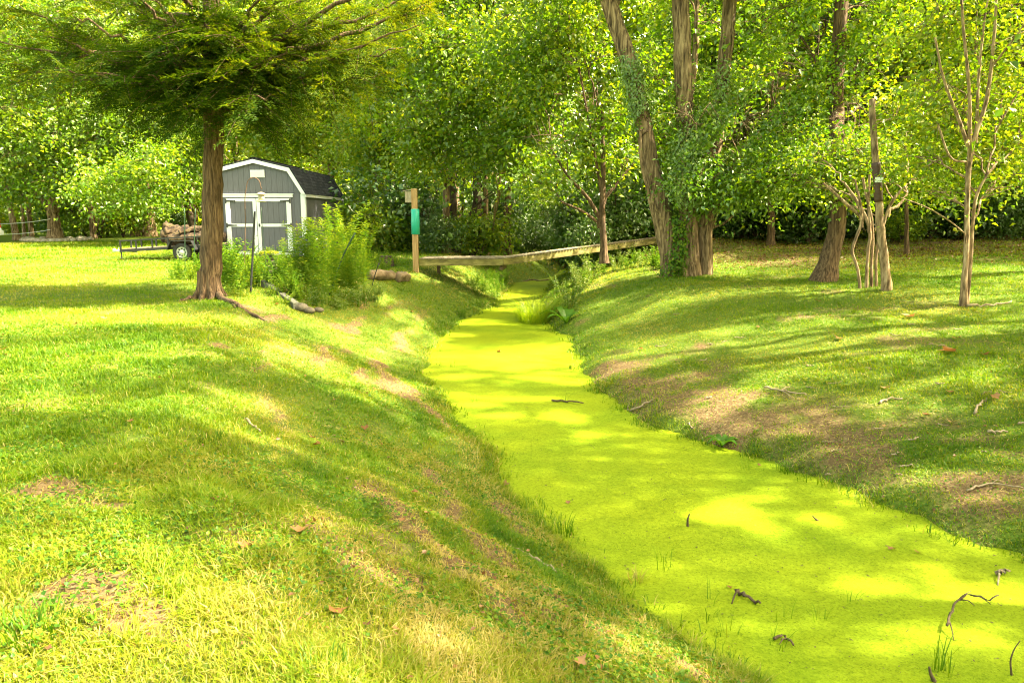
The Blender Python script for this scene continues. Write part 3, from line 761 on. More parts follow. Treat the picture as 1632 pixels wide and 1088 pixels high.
tree("curved_tree", "stout tree with a trunk curving up from a leaning foot, behind the multi-stem shrub", [
    [(1312, 447, G(1312, 447)[1], 34), (1322, 415, G(1312, 447)[1], 28), (1333, 370, G(1312, 447)[1], 26), (1336, 300, G(1312, 447)[1], 24), (1333, 150, 20.5, 22), (1340, 30, 20.5, 20), (1342, -150, 20.5, 12)]],
    [(1300, 215, 20, 70, 45), (1255, 270, 19.6, 60, 34), (1370, 170, 20, 80, 50), (1300, 120, 20.5, 90, 55), (1400, 90, 20.5, 80, 60), (1260, 40, 21, 100, 60), (1370, 10, 21, 110, 55), (1320, 270, 19.6, 50, 22), (1200, 290, 19.8, 50, 26), (1350, -120, 20.5, 150, 80)], M_bark, M_lime, .13, .08, seed=33, tone=.02, r_scale=.14, world_blobs=[(np.array(q), np.array([2.0, 2.0, 1.2])) for q in ((7.6, 18.2, 9.6), (9.2, 17.6, 11.2), (8.4, 20.4, 13.0), (10.4, 16.6, 12.6), (7.2, 20.6, 10.6), (9.8, 19.6, 15.0), (6.6, 17.0, 12.0), (7.8, 15.8, 14.4))])  # out-of-frame crown lumps added to keep sun off the creek
gs = G(1385, 459); Ds = gs[1]
tree("multi_stem_shrub", "tan multi-stem shrub with pruned stems fanning up, left of the broken trunk", [
    [(1371, 459, Ds, 5.5), (1366, 425, Ds, 5), (1358, 400, Ds, 5), (1365, 377, Ds, 5), (1373, 355, Ds, 5), (1345, 322, Ds - .1, 5), (1312, 292, Ds - .1, 4)],
    [(1381, 459, Ds, 5.5), (1382, 420, Ds, 5), (1384, 395, Ds, 5), (1387, 372, Ds, 5), (1379, 345, Ds, 6), (1362, 315, Ds, 5), (1346, 292, Ds, 3)],
    [(1389, 459, Ds + .1, 5), (1389, 420, Ds + .1, 4.5), (1391, 385, Ds + .1, 4.5), (1388, 345, Ds, 5), (1380, 310, Ds, 4), (1375, 283, Ds, 4)],
    [(1397, 458, Ds + .2, 4.5), (1396, 415, Ds + .2, 4.5), (1400, 385, Ds + .2, 5), (1410, 350, Ds + .2, 5), (1424, 318, Ds + .2, 5), (1442, 298, Ds + .2, 4)],
    [(1374, 352, Ds, 5), (1369, 315, Ds - .1, 4), (1362, 285, Ds - .1, 3)], [(1386, 360, Ds, 5), (1384, 320, Ds, 4), (1386, 278, Ds, 4)], [(1416, 335, Ds + .2, 5), (1428, 330, Ds + .2, 4), (1446, 308, Ds + .3, 4)]],
    [(1330, 292, 18.2, 65, 28), (1400, 262, 18, 60, 26), (1360, 240, 18.4, 70, 34), (1455, 285, 18.4, 55, 26), (1285, 290, 18.6, 45, 18), (1440, 235, 18.6, 60, 34), (1300, 250, 18.6, 55, 34)], M_bark_pale, M_lime, .11, .068, cat="shrub", seed=34, tone=.12, prune=False, r_scale=.3, lai=2.6, flare=1.0, n=8)
# broken trunk with the dark wrap
gk = G(1413, 462); Dk = gk[1]
snag = empty("broken_trunk", gk, "bare broken-topped trunk with a dark brown wrap and a white tag on the right bank", "tree trunk")
pp = [(1414, 462, Dk, 14), (1410, 420, Dk, 13), (1404, 370, Dk, 13), (1401, 330, Dk, 12), (1398, 285, Dk, 11), (1394, 235, Dk, 10), (1390, 158, Dk, 9)]
P, R = trunk_path(pp)
V, Fs = rough_trunk(P, R, 12, 1.25, 4, 26, True)
npmesh("trunk", V - gk, Fs, M_bark_pale, snag, None, True)
Q = spline(P, 60)
sel = Q[(Q[:, 2] > U(1401, 322, Dk)[2]) & (Q[:, 2] < U(1396, 254, Dk)[2])]
M_wrap = solid("brown_wrap", [(.3, (.045, .022, .016)), (.7, (.085, .045, .032))], (9, 9, 30), .55, .3)
mb = MB(); mb.tube(sel - gk, np.full(len(sel), R[3] * 1.12), 14); mb.build("wrap", M_wrap, snag, True)
mb = MB(); a0 = U(1397.5, 287, Dk) + [0, -R[3] * 1.18, 0] - gk; mb.box(a0, (.17, .012, .11)); mb.build("tag", solid("white_tag", [(0, (.75, .75, .72)), (1, (.8, .8, .78))], bump=0), snag)
tree("woodland_tree", "thin straight trunk in deep shade before the thicket, between the broken trunk and the sapling", [Gt(1445, 406, (1445, 300), 7, 6)], [(1450, 240, 25, 70, 44), (1490, 200, 25, 80, 50), (1420, 190, 25, 70, 50), (1560, 262, 24.5, 70, 34), (1500, 275, 24.5, 60, 24), (1610, 225, 24.5, 70, 50), (1560, 150, 25, 90, 60)], M_bark, M_lime, seed=36, tone=.05, **mid_leaf)
gq = G(1537, 487); Dq = gq[1]
tree("sapling_tree", "slender twin-stemmed sapling with sparse yellowing leaves on the right bank", [
    [(1536, 487, Dq, 13), (1537, 440, Dq, 8.5), (1540, 400, Dq, 8), (1541, 340, Dq, 8), (1544, 270, Dq, 8), (1549, 235, Dq, 7), (1572, 160, Dq, 6), (1584, 60, Dq, 4.5), (1590, -40, Dq, 3)], [(1541, 480, Dq + .05, 7), (1547, 410, Dq + .05, 6), (1551, 350, Dq + .1, 5), (1557, 310, Dq + .1, 5), (1572, 280, Dq + .1, 3)],
    [(1546, 250, Dq, 6), (1545, 150, Dq, 5), (1535, 40, Dq, 4), (1530, -40, Dq, 3)], [(1547, 245, Dq, 6), (1528, 190, Dq - .1, 5), (1505, 130, Dq - .1, 4), (1490, 60, Dq - .1, 3)], [(1556, 215, Dq, 5), (1560, 120, Dq + .1, 4), (1570, 20, Dq + .1, 3)], [(1578, 110, Dq, 4), (1610, 70, Dq - .1, 3), (1640, 30, Dq - .2, 2)],
    [(1541, 375, Dq - .05, 2), (1510, 350, Dq - .3, 2), (1475, 330, Dq - .4, 2), (1435, 315, Dq - .5, 1.5)], [(1543, 258, Dq, 4), (1520, 255, Dq - .1, 3), (1495, 200, Dq - .1, 3)]],
    [(1590, 240, 15.4, 55, 32), (1480, 255, 15.4, 50, 26), (1600, 285, 15, 45, 22), (1520, 150, 15.5, 80, 60), (1600, 130, 15.3, 60, 60), (1540, 40, 15.5, 100, 50), (1490, 305, 15.2, 36, 12), (1530, 200, 15.2, 60, 40), (1580, -60, 15.6, 110, 70), (1530, 300, 15.4, 40, 16), (1650, 200, 15.2, 50, 60)],
    M_bark_pale, M_lime, .10, .06, cat="tree", seed=37, tone=.12, prune=False, lai=2.0, r_scale=.3, flare=1.25, n=10, csize=18)

# --- woodland behind: four kinds of tree, copied
def proto_tree(name, seed, leafm, bark, H, wide, L, W, tone, low):
    r = np.random.default_rng(seed)
    path = np.array([[0, 0, 0], [r.normal() * .1, r.normal() * .1, H * .3], [r.normal() * .3, r.normal() * .3, H * .6], [r.normal() * .4, r.normal() * .4, H * .95]])
    T = [(path, np.array([.2, .16, .11, .03]))]
    B = []
    for k in range(11):
        h = low + (H - low) * (k + .5) / 11
        a = k * 2.4 + r.random()
        ww = wide * (1 - .55 * ((h - low) / (H - low)) ** 1.5)
        B.append((np.array([math.cos(a) * ww * .55, math.sin(a) * ww * .55, h]), np.array([ww * .62, ww * .62, wide * .34])))
    root = empty(name, (0, 0, 0))
    V, Fs, tn, CL = crown_leaves(B, L, W, 1.0, 34, .5, .42, seed, False, tone, .8, 1.3)
    parts = [rough_trunk(path, T[0][1], 10, 1.4, seed)] + limbs_to(T, B, CL, .3, .012, seed)
    npmesh("crown", V, Fs, leafm, root, tn)
    V, Fs = cat_mesh(parts)
    npmesh("trunk", V, Fs, bark, root, None, True)
    return root
protos = [proto_tree("broadleaf_tree", 61, M_leaf, M_bark_grey, 15, 4.0, .22, .14, .0, 2.6), proto_tree("broadleaf_tree", 62, M_lime, M_bark_dark, 14, 3.8, .22, .14, .1, 2.4),
          proto_tree("broadleaf_tree", 63, M_dark, M_bark_dark, 13, 3.8, .22, .14, .0, 2.0), proto_tree("broadleaf_tree", 64, M_leaf, M_bark_grey, 17, 4.4, .24, .15, .1, 3.4)]
spots = []
r = np.random.default_rng(8)
for row, (yy, dx) in enumerate([(34, 5.2), (40, 5.6), (47, 6.4), (55, 7.0), (64, 8.0)]):
    x = -52 + (row % 2) * 3
    while x < 56:
        xx, y2 = x + r.normal() * 1.1, yy + r.normal() * 1.3
        x += dx
        if abs(xx) > y2 * .78 + 5: continue
        if xx < -5 and y2 < 46 and xx > -60: continue          # lawn and shed
        if -13 < xx < -5 and y2 < 44: continue
        xl, xr = edges(np.array([y2]))
        if xl[0] - 1.6 < xx < xr[0] + 1.6: continue
        spots.append((xx, y2))
for xx, y2 in ((7.1, 30.6), (12.5, 32.2), (17, 31), (22, 29.5), (19, 33), (9, 34), (26, 31), (-2.5, 33), (-4.5, 39), (14.2, 33.5), (19.5, 29.5), (10.2, 33), (24, 27.5), (16, 35), (-28, 50), (-36, 49), (-19, 52), (-24, 57)):
    spots.append((xx, y2))
used = [False] * 4
zones = [("woods behind the left lawn", "leafy green tree in the woods at the far side of the left lawn"), ("woods behind the shed and footbridge", "leafy green tree in the woods beyond the footbridge and shed"), ("woods behind the right bank", "leafy green tree in the woods behind the right bank thicket")]
for i, (xx, y2) in enumerate(spots):
    k = int(r.choice([0, 1, 2, 3], p=[.3, .34, .14, .22])) if xx > -12 else int(r.choice([0, 1, 3]))
    o = protos[k] if not used[k] else copy_tree(protos[k])
    used[k] = True
    o.location = (xx, y2, hz(xx, y2) - .05)
    s = .85 + .35 * r.random()
    o.scale = (s, s, s * (.9 + .25 * r.random()))
    o.rotation_euler = (0, 0, r.random() * 6.28)
    z = 0 if xx < -13 else (1 if xx < 7 else 2)
    tag(o, zones[z][1], "tree", zones[z][0])

# --- shrubs of the thicket
def proto_shrub(name, seed, leafm, H, wide, L, W, tone=0.0, lai=1.9):
    r = np.random.default_rng(seed)
    B = [(np.array([r.normal() * wide * .35, r.normal() * wide * .3, H * (.3 + .45 * r.random())]), np.array([wide * .6, wide * .55, H * .34])) for k in range(6)]
    T = [(np.array([[0, 0, 0], [r.normal() * .3, r.normal() * .3, H * .7]]), np.array([.03, .012])) for _ in range(5)]
    root = empty(name, (0, 0, 0))
    V, Fs, tn, CL = crown_leaves(B, L, W, lai, 26, .3, .30, seed, False, tone)
    V[:, 2] = np.where(V[:, 2] < .02, .02 + .1 * np.abs(V[:, 2]), V[:, 2])
    parts = [tube(spline(p, 6), np.linspace(q[0], q[1], 6), 6) for p, q in T] + limbs_to(T, B, CL, .6, .006, seed)
    npmesh("foliage", V, Fs, leafm, root, tn)
    V, Fs = cat_mesh(parts)
    npmesh("stems", V, Fs, M_bark_dark, root)
    return root
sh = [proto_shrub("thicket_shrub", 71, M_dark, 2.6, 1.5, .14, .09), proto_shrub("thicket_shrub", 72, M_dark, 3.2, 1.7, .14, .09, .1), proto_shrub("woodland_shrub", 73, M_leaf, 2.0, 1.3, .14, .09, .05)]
used = [False] * 3
SH = []
for q in range(15): SH.append((8.6 + q * 1.6, 31.0 - .33 * q + r.normal() * .9, [0, 1, 0, 1, 2][q % 5]))
for q in range(14): SH.append((8.5 + q * 1.9, 33.2 - .28 * q + r.normal() * .8, (q + 1) % 2))
for q in range(9): SH.append((-4.5 + q * 1.25 + r.normal() * .2, 33 + r.normal() * .9, q % 3))
for q in range(8): SH.append((-6.5 + q * 1.9 + r.normal() * .3, 38 + r.normal() * .9, q % 3))
for q in range(14): SH.append((-46 + q * 2.6 + r.normal() * .5, 50 + r.normal() * 1.2, 2 if q % 3 else 0))
SH += [(2.2, 47.5, 1), (4.4, 48, 0), (6.2, 47, 1), (.2, 45.5, 0), (-1.4, 43, 1), (5.2, 41, 0), (7, 44, 1), (4.6, 37.5, 0), (-1.2, 37, 1), (4.2, 34, 1), (3.6, 43, 0), (2.9, 45, 1), (-6.2, 32.8, 2), (-5.2, 33.5, 2), (-6.8, 35.5, 2), (3.0, 28.8, 0), (4.4, 30.6, 1), (3.2, 31.6, 0), (5.8, 32.4, 1), (4.2, 33.0, 0)]
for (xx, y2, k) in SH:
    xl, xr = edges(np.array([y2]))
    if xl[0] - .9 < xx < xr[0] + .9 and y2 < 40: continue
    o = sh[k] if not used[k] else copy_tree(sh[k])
    used[k] = True
    o.location = (xx, y2, hz(xx, y2) - .03)
    s = .65 + .65 * r.random()
    o.scale = (s, s, s * (.85 + .3 * r.random())); o.rotation_euler = (0, 0, r.random() * 6.28)
    if xx > 6: tag(o, "dense dark green shrub in the shaded thicket behind the right bank", "shrub", "shrubs of the right bank thicket")
    elif xx < -10: tag(o, "leafy shrub at the wood edge behind the left lawn", "shrub", "shrubs behind the left lawn")
    else: tag(o, "leafy undergrowth shrub among the trunks beyond the footbridge", "shrub", "shrubs beyond the footbridge")

# --- far wood as one mass
r = np.random.default_rng(90)
nF = 150000
ang = r.uniform(-.95, .95, nF); rad = r.uniform(78, 92, nF)
P = np.stack([np.sin(ang) * rad, np.cos(ang) * rad, r.random(nF) ** .9 * 30], 1)
P = P[noise3(P, 3.0, 2) > .33]
V, Fs = leaves(P, r.normal(size=P.shape), r.normal(size=P.shape), .8, .55)
tag(npmesh("far_woods", V, Fs, M_leaf, None, np.repeat(.3 + r.random(len(P)) * .5, 4)), "mass of distant woodland closing the view behind the trees", "woods", None, "stuff")

# --- unseen trees added beyond the frame on the right, crowns pruned to shape the shade
shade = [(10.5, 2.5, 15), (10.0, 7.5, 16), (13.5, 5.0, 17), (14.5, 10.5, 16), (9.5, -1.5, 14), (17.5, 14.5, 16), (8.5, -5.5, 14), (13.5, 0, 17), (15, 18, 15), (11.5, 12.5, 13), (17, 2.5, 17), (14.3, 17.8, 18), (22, 24.5, 17), (24.5, 28.5, 18), (27.5, 23, 18), (20.5, 21, 15), (8.3, 8.2, 19), (9.2, 11.6, 19), (7.3, 4.8, 18)]
for i, (xx, y2, H) in enumerate(shade):
    z = hz(xx, y2)
    rr_ = np.random.default_rng(300 + i)
    B = []
    for k in range(10):
        hh_ = H * (.34 + .64 * (k + .5) / 10); ww = 2.6 * (1 - .5 * ((k + .5) / 10) ** 2)
        B.append((np.array([xx + math.cos(k * 2.4 + i) * ww * .6, y2 + math.sin(k * 2.4 + i) * ww * .6, z + hh_]), np.array([ww * .72, ww * .72, 1.0])))
    tree("broadleaf_tree", "unseen tall leafy tree added beyond the right of the frame to shade the creek and banks", [(np.array([[xx, y2, z], [xx + .1, y2, z + 5], [xx, y2 + .1, z + H]]), np.array([.22, .15, .04]))], [], M_bark_grey, M_leaf, .19, .125, seed=200 + i, world_blobs=B, lai=1.2 if y2 < 13 else (.6 if y2 < 20.5 else 1.3), spread=.45, thr=.36, group="unseen trees added on the right for shade")
#TREES_END

# ------------------------------------------------------------------ grass, ground ivy
def scatter(n_at4, y0, dmax, power=2.0, seed=0, xpad=1.5):
    """random ground points, density falling with distance from the path where one stands"""
    r = np.random.default_rng(seed)
    out = []
    d0 = y0
    edges_d = np.geomspace(d0, dmax, 14)
    for a, b in zip(edges_d[:-1], edges_d[1:]):
        dens = n_at4 * min(1.0, (4.0 / ((a + b) / 2)) ** power)
        area = .5 * 1.7 * (b * b - a * a)
        n = int(dens * area)
        d = np.sqrt(r.uniform(a * a, b * b, n)); t = r.uniform(-.85, .85, n)
        out.append(np.stack([d * np.sin(t), d * np.cos(t), d], 1))
    P = np.concatenate(out)
    return P[np.abs(P[:, 0]) < P[:, 1] * .75 + xpad]
def ground_normal(x, y):
    e = .08
    zx = (height(x + e, y) - height(x - e, y)) / (2 * e); zy = (height(x, y + e) - height(x, y - e)) / (2 * e)
    return unit(np.stack([-zx, -zy, np.ones_like(zx)], 1))
def dry_land(P, margin=0.0):
    xl, xr = edges(P[:, 1])
    return (P[:, 0] < xl + margin) | (P[:, 0] > xr - margin)
P = scatter(11000, 1.6, 48, 2.05, 31)
P = P[dry_land(P, .02)]
cv = cover(P[:, 0], P[:, 1])
P = P[(rng.random(len(P)) < np.clip(cv * 1.0 + .07, 0, 1)) & ~((np.hypot(P[:, 0] - gb[0], P[:, 1] - gb[1]) < .36))]
cv = cover(P[:, 0], P[:, 1])
x, y, d = P[:, 0], P[:, 1], P[:, 2]
n = len(P)
z = height(x, y)
xl, xr = edges(y)
tuft = fbm(x, y, .45, 11)
big = fbm(x, y, 1.7, 14)
onlawn = ((xl - x) > 2.8)
h = (.017 + .034 * np.clip((tuft - .35) * 2.2, 0, 1) + .02 * rng.random(n)) * np.where(onlawn | ((x - xr) > 3.0), 1.15, .85)
h = h * (.65 + .5 * cv)
edge_tall = np.where(x > xr, .45, 1.0) * np.clip(1 - np.minimum(np.abs(xl - x), np.abs(x - xr)) / .40, 0, 1) * (fbm(x, y, .5, 17) > .40)
h = h + .10 * edge_tall * rng.random(n)
h = np.maximum(h, .0025 * d)
w = np.maximum(.0042 * (.5 + 1.1 * rng.random(n)), .00095 * d)
az = rng.random(n) * 6.283
lean = .35 + 1.5 * rng.random(n) ** 1.3
nrm = ground_normal(x, y)
hd = np.stack([np.cos(az), np.sin(az), np.zeros(n)], 1)
sd = np.stack([-np.sin(az), np.cos(az), np.zeros(n)], 1)
# the blade's flat side turns freely about its own axis
tw = rng.random(n) * 1.2 - .6
sd = sd * np.cos(tw)[:, None] + hd * np.sin(tw)[:, None]
up = unit(nrm * .6 + np.array([0, 0, .6]))
b0 = np.stack([x, y, z - .004], 1)
mid = b0 + up * (h * .6)[:, None] + hd * (h * .28 * lean)[:, None]
tip = b0 + up * (h * (1.0 - .35 * np.clip(lean - .6, 0, 1)))[:, None] + hd * (h * .95 * lean)[:, None]
V = np.empty((n, 5, 3))
V[:, 0] = b0 - sd * (w * .5)[:, None]; V[:, 1] = b0 + sd * (w * .5)[:, None]
V[:, 2] = mid - sd * (w * .42)[:, None]; V[:, 3] = mid + sd * (w * .42)[:, None]
V[:, 4] = tip
tone = .42 + .40 * (rng.random(n) - .5) + .8 * (big - .5) + .30 * (tuft - .5) * -1 + .35 * np.clip(.55 - cv, 0, 1) + (rng.random(n) < .06) * .4
st = fbm((xl - x) * 3.2, y * .55, 1.0, 13)
tone = tone + (.12 + 1.1 * (st - .5)) * (~onlawn & (x < xl)) + .1 * np.clip(1 - np.abs(x - xr - 1.5) / 2, 0, 1)
tone = np.clip(tone, 0, 1)
near = d < 13
idx = np.arange(n)[:, None, None] * 5
F3 = (idx + np.array([[0, 1, 3], [0, 3, 2], [2, 3, 4]])[None])
Fall = np.concatenate([F3[near].reshape(-1, 3), (idx[~near] + np.array([[0, 1, 4]])[None]).reshape(-1, 3)])
tag(npmesh("grass", V.reshape(-1, 3), Fall, M_grass, None, np.repeat(tone, 5)), "short mown grass growing over the lawn and both creek banks", "grass", None, "stuff")
Pw = np.concatenate([scatter(2600, 2.2, 30, 1.6, 71), scatter(2600, 2.2, 30, 1.6, 72)])
xl, xr = edges(Pw[:, 1])
de = np.minimum(np.abs(Pw[:, 0] - xl), np.abs(Pw[:, 0] - xr))
cl = fbm(Pw[:, 0], Pw[:, 1], .38, 51)
inw = (Pw[:, 0] > xl) & (Pw[:, 0] < xr)
kp = (rng.random(len(Pw)) < np.clip((cl - .46) * 4, .02, 1) * np.clip(1 - de / np.where(inw, .34, .55), 0, 1) ** 1.4)
Pw = Pw[kp]; cl = cl[kp]
n = len(Pw); x, y, d = Pw.T
b0 = np.stack([x, y, np.maximum(height(x, y), WZ) - .005], 1)
hh = np.maximum((.03 + .10 * rng.random(n)) * np.where((x < edges(y)[0] + .6) & (y < 10), .55, .62) * (.5 + 1.2 * np.clip((cl - .4) * 3, 0, 1)), .004 * d)
az = rng.random(n) * 6.283
hd = np.stack([np.cos(az), np.sin(az), np.zeros(n)], 1); sd = np.stack([-np.sin(az), np.cos(az), np.zeros(n)], 1)
ln = (.3 + .9 * rng.random(n)) * hh; w = np.maximum(.005 + .004 * rng.random(n), .0010 * d)
mid = b0 + [0, 0, 1.] * (hh * .62)[:, None] + hd * (ln * .35)[:, None]; tip = b0 + [0, 0, 1.] * (hh * .86)[:, None] + hd * ln[:, None]
V = np.empty((n, 5, 3)); V[:, 0] = b0 - sd * w[:, None] / 2; V[:, 1] = b0 + sd * w[:, None] / 2; V[:, 2] = mid - sd * w[:, None] * .4; V[:, 3] = mid + sd * w[:, None] * .4; V[:, 4] = tip
Fs = (np.arange(n)[:, None, None] * 5 + np.array([[0, 1, 3], [0, 3, 2], [2, 3, 4]])[None]).reshape(-1, 3)
tag(npmesh("waterline_grass", V.reshape(-1, 3), Fs, M_grass, None, np.repeat(np.clip(.30 + .35 * rng.normal(size=n) * .5 + (rng.random(n) < .12) * .5, 0, 1), 5)), "ragged longer grass straggling along the edges of the duckweed", "grass", None, "stuff")
# broad-leaved ground cover on the banks and in the lawn
P = scatter(3600, 1.6, 30, 1.8, 33)
P = P[dry_land(P, .12)]
x, y, d = P[:, 0], P[:, 1], P[:, 2]
xl, xr = edges(y)
patch = fbm(x, y, .8, 21)
bank = np.clip(1 - np.minimum(np.abs(xl - x), np.abs(x - xr)) / 3.4, 0, 1)
keepp = rng.random(len(P)) < np.clip((patch - .42 + .22 * bank) * 3.2, 0, 1) * (.35 + .65 * cover(x, y))
P = P[keepp]; x, y, d = P[:, 0], P[:, 1], P[:, 2]
n = len(P)
nrm = ground_normal(x, y) + rng.normal(size=(n, 3)) * .45
L = np.maximum(.013 + .018 * rng.random(n), .0015 * d)
Pz = np.stack([x, y, height(x, y) + .012 + .03 * rng.random(n)], 1)
V, Fs = leaves(Pz, nrm, rng.normal(size=(n, 3)), L, L * .85, .12, .1)
tag(npmesh("ground_ivy", V, Fs, M_weed, None, np.repeat(np.clip(.40 + .25 * rng.normal(size=n), 0, 1), 4)), "small round-leaved ground cover creeping over the creek banks", "ground cover", None, "stuff")
# straw and clippings
P = scatter(520, 1.6, 30, 1.8, 35); P = P[dry_land(P, .02)]
x, y, d = P[:, 0], P[:, 1], P[:, 2]
P = P[rng.random(len(P)) < np.clip(1.25 - cover(x, y), .16, 1)]
x, y, d = P[:, 0], P[:, 1], P[:, 2]; n = len(P)
L = np.maximum(.035 + .05 * rng.random(n), .0016 * d)
V, Fs = leaves(np.stack([x, y, height(x, y) + .012 + .02 * rng.random(n)], 1), ground_normal(x, y) + rng.normal(size=(n, 3)) * .3, rng.normal(size=(n, 3)), L, np.maximum(.004, .0007 * d), .1, .1)
tag(npmesh("straw_clippings", V, Fs, M_grass, None, np.repeat(.86 + .14 * rng.random(n), 4)), "dry straw clippings scattered through the grass and bare soil", "straw", None, "stuff")
P = scatter(170, 1.6, 26, 1.5, 39); P = P[dry_land(P, .03)]
x, y, d = P[:, 0], P[:, 1], P[:, 2]; n = len(P)
xl, xr = edges(y)
k = rng.random(n) < np.clip(.25 + .9 * np.clip(1 - np.abs(x - xr - 1.6) / 2.6, 0, 1) + .8 * (1 - cover(x, y)), 0, 1)
P = P[k]; x, y, d = P[:, 0], P[:, 1], P[:, 2]; n = len(P)
L = np.maximum(.014 + .035 * rng.random(n) ** 2.5, .0016 * d)
V, Fs = leaves(np.stack([x, y, height(x, y) + .015 + .02 * rng.random(n)], 1), ground_normal(x, y) + rng.normal(size=(n, 3)) * .5, rng.normal(size=(n, 3)), L, L * (.25 + .5 * rng.random(n)), .2, .1)
tag(npmesh("leaf_crumbs", V, Fs, M_litter, None, np.repeat(rng.random(n) * .6, 4)), "tiny brown bits of leaf and bark scattered in the bank grass", "leaf litter", None, "stuff")
# leaf litter under the wood on the right
r = np.random.default_rng(36)
n = 15000
x, y = r.uniform(4.5, 26, n), r.uniform(19, 34, n)
k = (y - 21.0 - .25 * np.abs(x - 12)) > 2.2 * (r.random(n) - .3)
x, y = x[k], y[k]; n = len(x)
xl, xr = edges(y); k = x > xr + .4; x, y = x[k], y[k]; n = len(x)
V, Fs = leaves(np.stack([x, y, height(x, y) + .02], 1), r.normal(size=(n, 3)) * .35 + [0, 0, 1], r.normal(size=(n, 3)), .09, .06, .15, .1)
tag(npmesh("leaf_litter", V, Fs, M_litter, None, np.repeat(r.random(n) * .22, 4)), "brown leaf litter covering the shaded ground under the right bank woods", "leaf litter", None, "stuff")
# specks on the duckweed
r = np.random.default_rng(37)
P = scatter(60, 3.2, 26, 1.5, 38)
xl, xr = edges(P[:, 1]); P = P[(P[:, 0] > xl + .08) & (P[:, 0] < xr - .08)]; n = len(P)
L = np.maximum(.012 + .03 * r.random(n) ** 2, .0015 * P[:, 2])
V, Fs = leaves(np.stack([P[:, 0], P[:, 1], np.full(n, WZ + .006)], 1), r.normal(size=(n, 3)) * .2 + [0, 0, 1], r.normal(size=(n, 3)), L, L * .35, .1, 0)
tag(npmesh("floating_debris", V, Fs, M_wet), "tiny dark bits of bark and leaf floating on the duckweed", "debris", None, "stuff")

# ------------------------------------------------------------------ the shed
def paint(name, col, var=.06, rough=.6, bump=.08, sc=(6, 6, 6)):
    a = tuple(c * (1 - var) for c in col); b = tuple(min(1, c * (1 + var)) for c in col)
    return solid(name, [(.3, a), (.7, b)], sc, rough, bump, (60, 60, 8), bdist=.004)
M_white = paint("white_trim_paint", (.62, .63, .73))
M_black = paint("black_steel", (.02, .02, .022), .3, .45)
M_iron = paint("black_iron", (.025, .025, .028), .2, .5)
def siding(name, col):
    m, nt, out = newmat(name)
    tc = nt.nodes.new("ShaderNodeTexCoord"); sx = nt.nodes.new("ShaderNodeSeparateXYZ"); nt.links.new(tc.outputs["Object"], sx.inputs[0])
    ad = nt.nodes.new("ShaderNodeMath"); ad.operation = 'ADD'; nt.links.new(sx.outputs[0], ad.inputs[0]); nt.links.new(sx.outputs[1], ad.inputs[1])
    ml = nt.nodes.new("ShaderNodeMath"); ml.operation = 'MULTIPLY'; ml.inputs[1].default_value = 1 / .203; nt.links.new(ad.outputs[0], ml.inputs[0])
    fr = nt.nodes.new("ShaderNodeMath"); fr.operation = 'FRACT'; nt.links.new(ml.outputs[0], fr.inputs[0])
    g = ramp(nt, [(0, (0, 0, 0)), (.035, (0, 0, 0)), (.07, (1, 1, 1)), (1, (1, 1, 1))]); nt.links.new(fr.outputs[0], g.inputs[0])
    mp = nt.nodes.new("ShaderNodeMapping"); mp.inputs["Scale"].default_value = (40, 40, 3); nt.links.new(tc.outputs["Object"], mp.inputs[0])
    n = nt.nodes.new("ShaderNodeTexNoise"); n.inputs["Scale"].default_value = 1; n.inputs["Detail"].default_value = 5; nt.links.new(mp.outputs[0], n.inputs[0])
    c = ramp(nt, [(.3, tuple(q * .85 for q in col)), (.7, tuple(q * 1.1 for q in col))]); nt.links.new(n.outputs[0], c.inputs[0])
    mx = nt.nodes.new("ShaderNodeMix"); mx.data_type = 'RGBA'; nt.links.new(g.outputs[0], mx.inputs[0]); mx.inputs[6].default_value = (*[q * .5 for q in col], 1); nt.links.new(c.outputs[0], mx.inputs[7])
    p = nt.nodes.new("ShaderNodeBsdfPrincipled"); p.inputs["Roughness"].default_value = .7; p.inputs["Specular IOR Level"].default_value = .25
    nt.links.new(mx.outputs[2], p.inputs[0])
    b = nt.nodes.new("ShaderNodeBump"); b.inputs["Strength"].default_value = .6; b.inputs["Distance"].default_value = .01; nt.links.new(g.outputs[0], b.inputs["Height"]); nt.links.new(b.outputs[0], p.inputs["Normal"])
    nt.links.new(p.outputs[0], out.inputs[0])
    return m
M_siding = siding("grey_panel_siding", (.112, .110, .142))
def shingles(name):
    m, nt, out = newmat(name)
    tc = nt.nodes.new("ShaderNodeTexCoord")
    mp = nt.nodes.new("ShaderNodeMapping"); nt.links.new(tc.outputs["UV"], mp.inputs[0])
    br = nt.nodes.new("ShaderNodeTexBrick"); br.inputs["Scale"].default_value = 1; br.inputs["Brick Width"].default_value = .30; br.inputs["Row Height"].default_value = .145; br.inputs["Mortar Size"].default_value = .008
    br.inputs["Color1"].default_value = (.020, .022, .030, 1); br.inputs["Color2"].default_value = (.045, .048, .058, 1); br.inputs["Mortar"].default_value = (.008, .008, .009, 1); br.inputs["Bias"].default_value = -.1
    nt.links.new(mp.outputs[0], br.inputs[0])
    p = nt.nodes.new("ShaderNodeBsdfPrincipled"); p.inputs["Roughness"].default_value = 1.0; p.inputs["Specular IOR Level"].default_value = .1; nt.links.new(br.outputs[0], p.inputs[0])
    b = nt.nodes.new("ShaderNodeBump"); b.inputs["Strength"].default_value = .8; b.inputs["Distance"].default_value = .012; b.invert = True
    nt.links.new(br.outputs["Fac"], b.inputs["Height"]); nt.links.new(b.outputs[0], p.inputs["Normal"])
    nt.links.new(p.outputs[0], out.inputs[0])
    return m
M_shingle = shingles("dark_asphalt_shingles")
SY = 28.0
xL, xR = U(331, 345, SY)[0], U(487, 345, SY)[0]
xM = (xL + xR) / 2
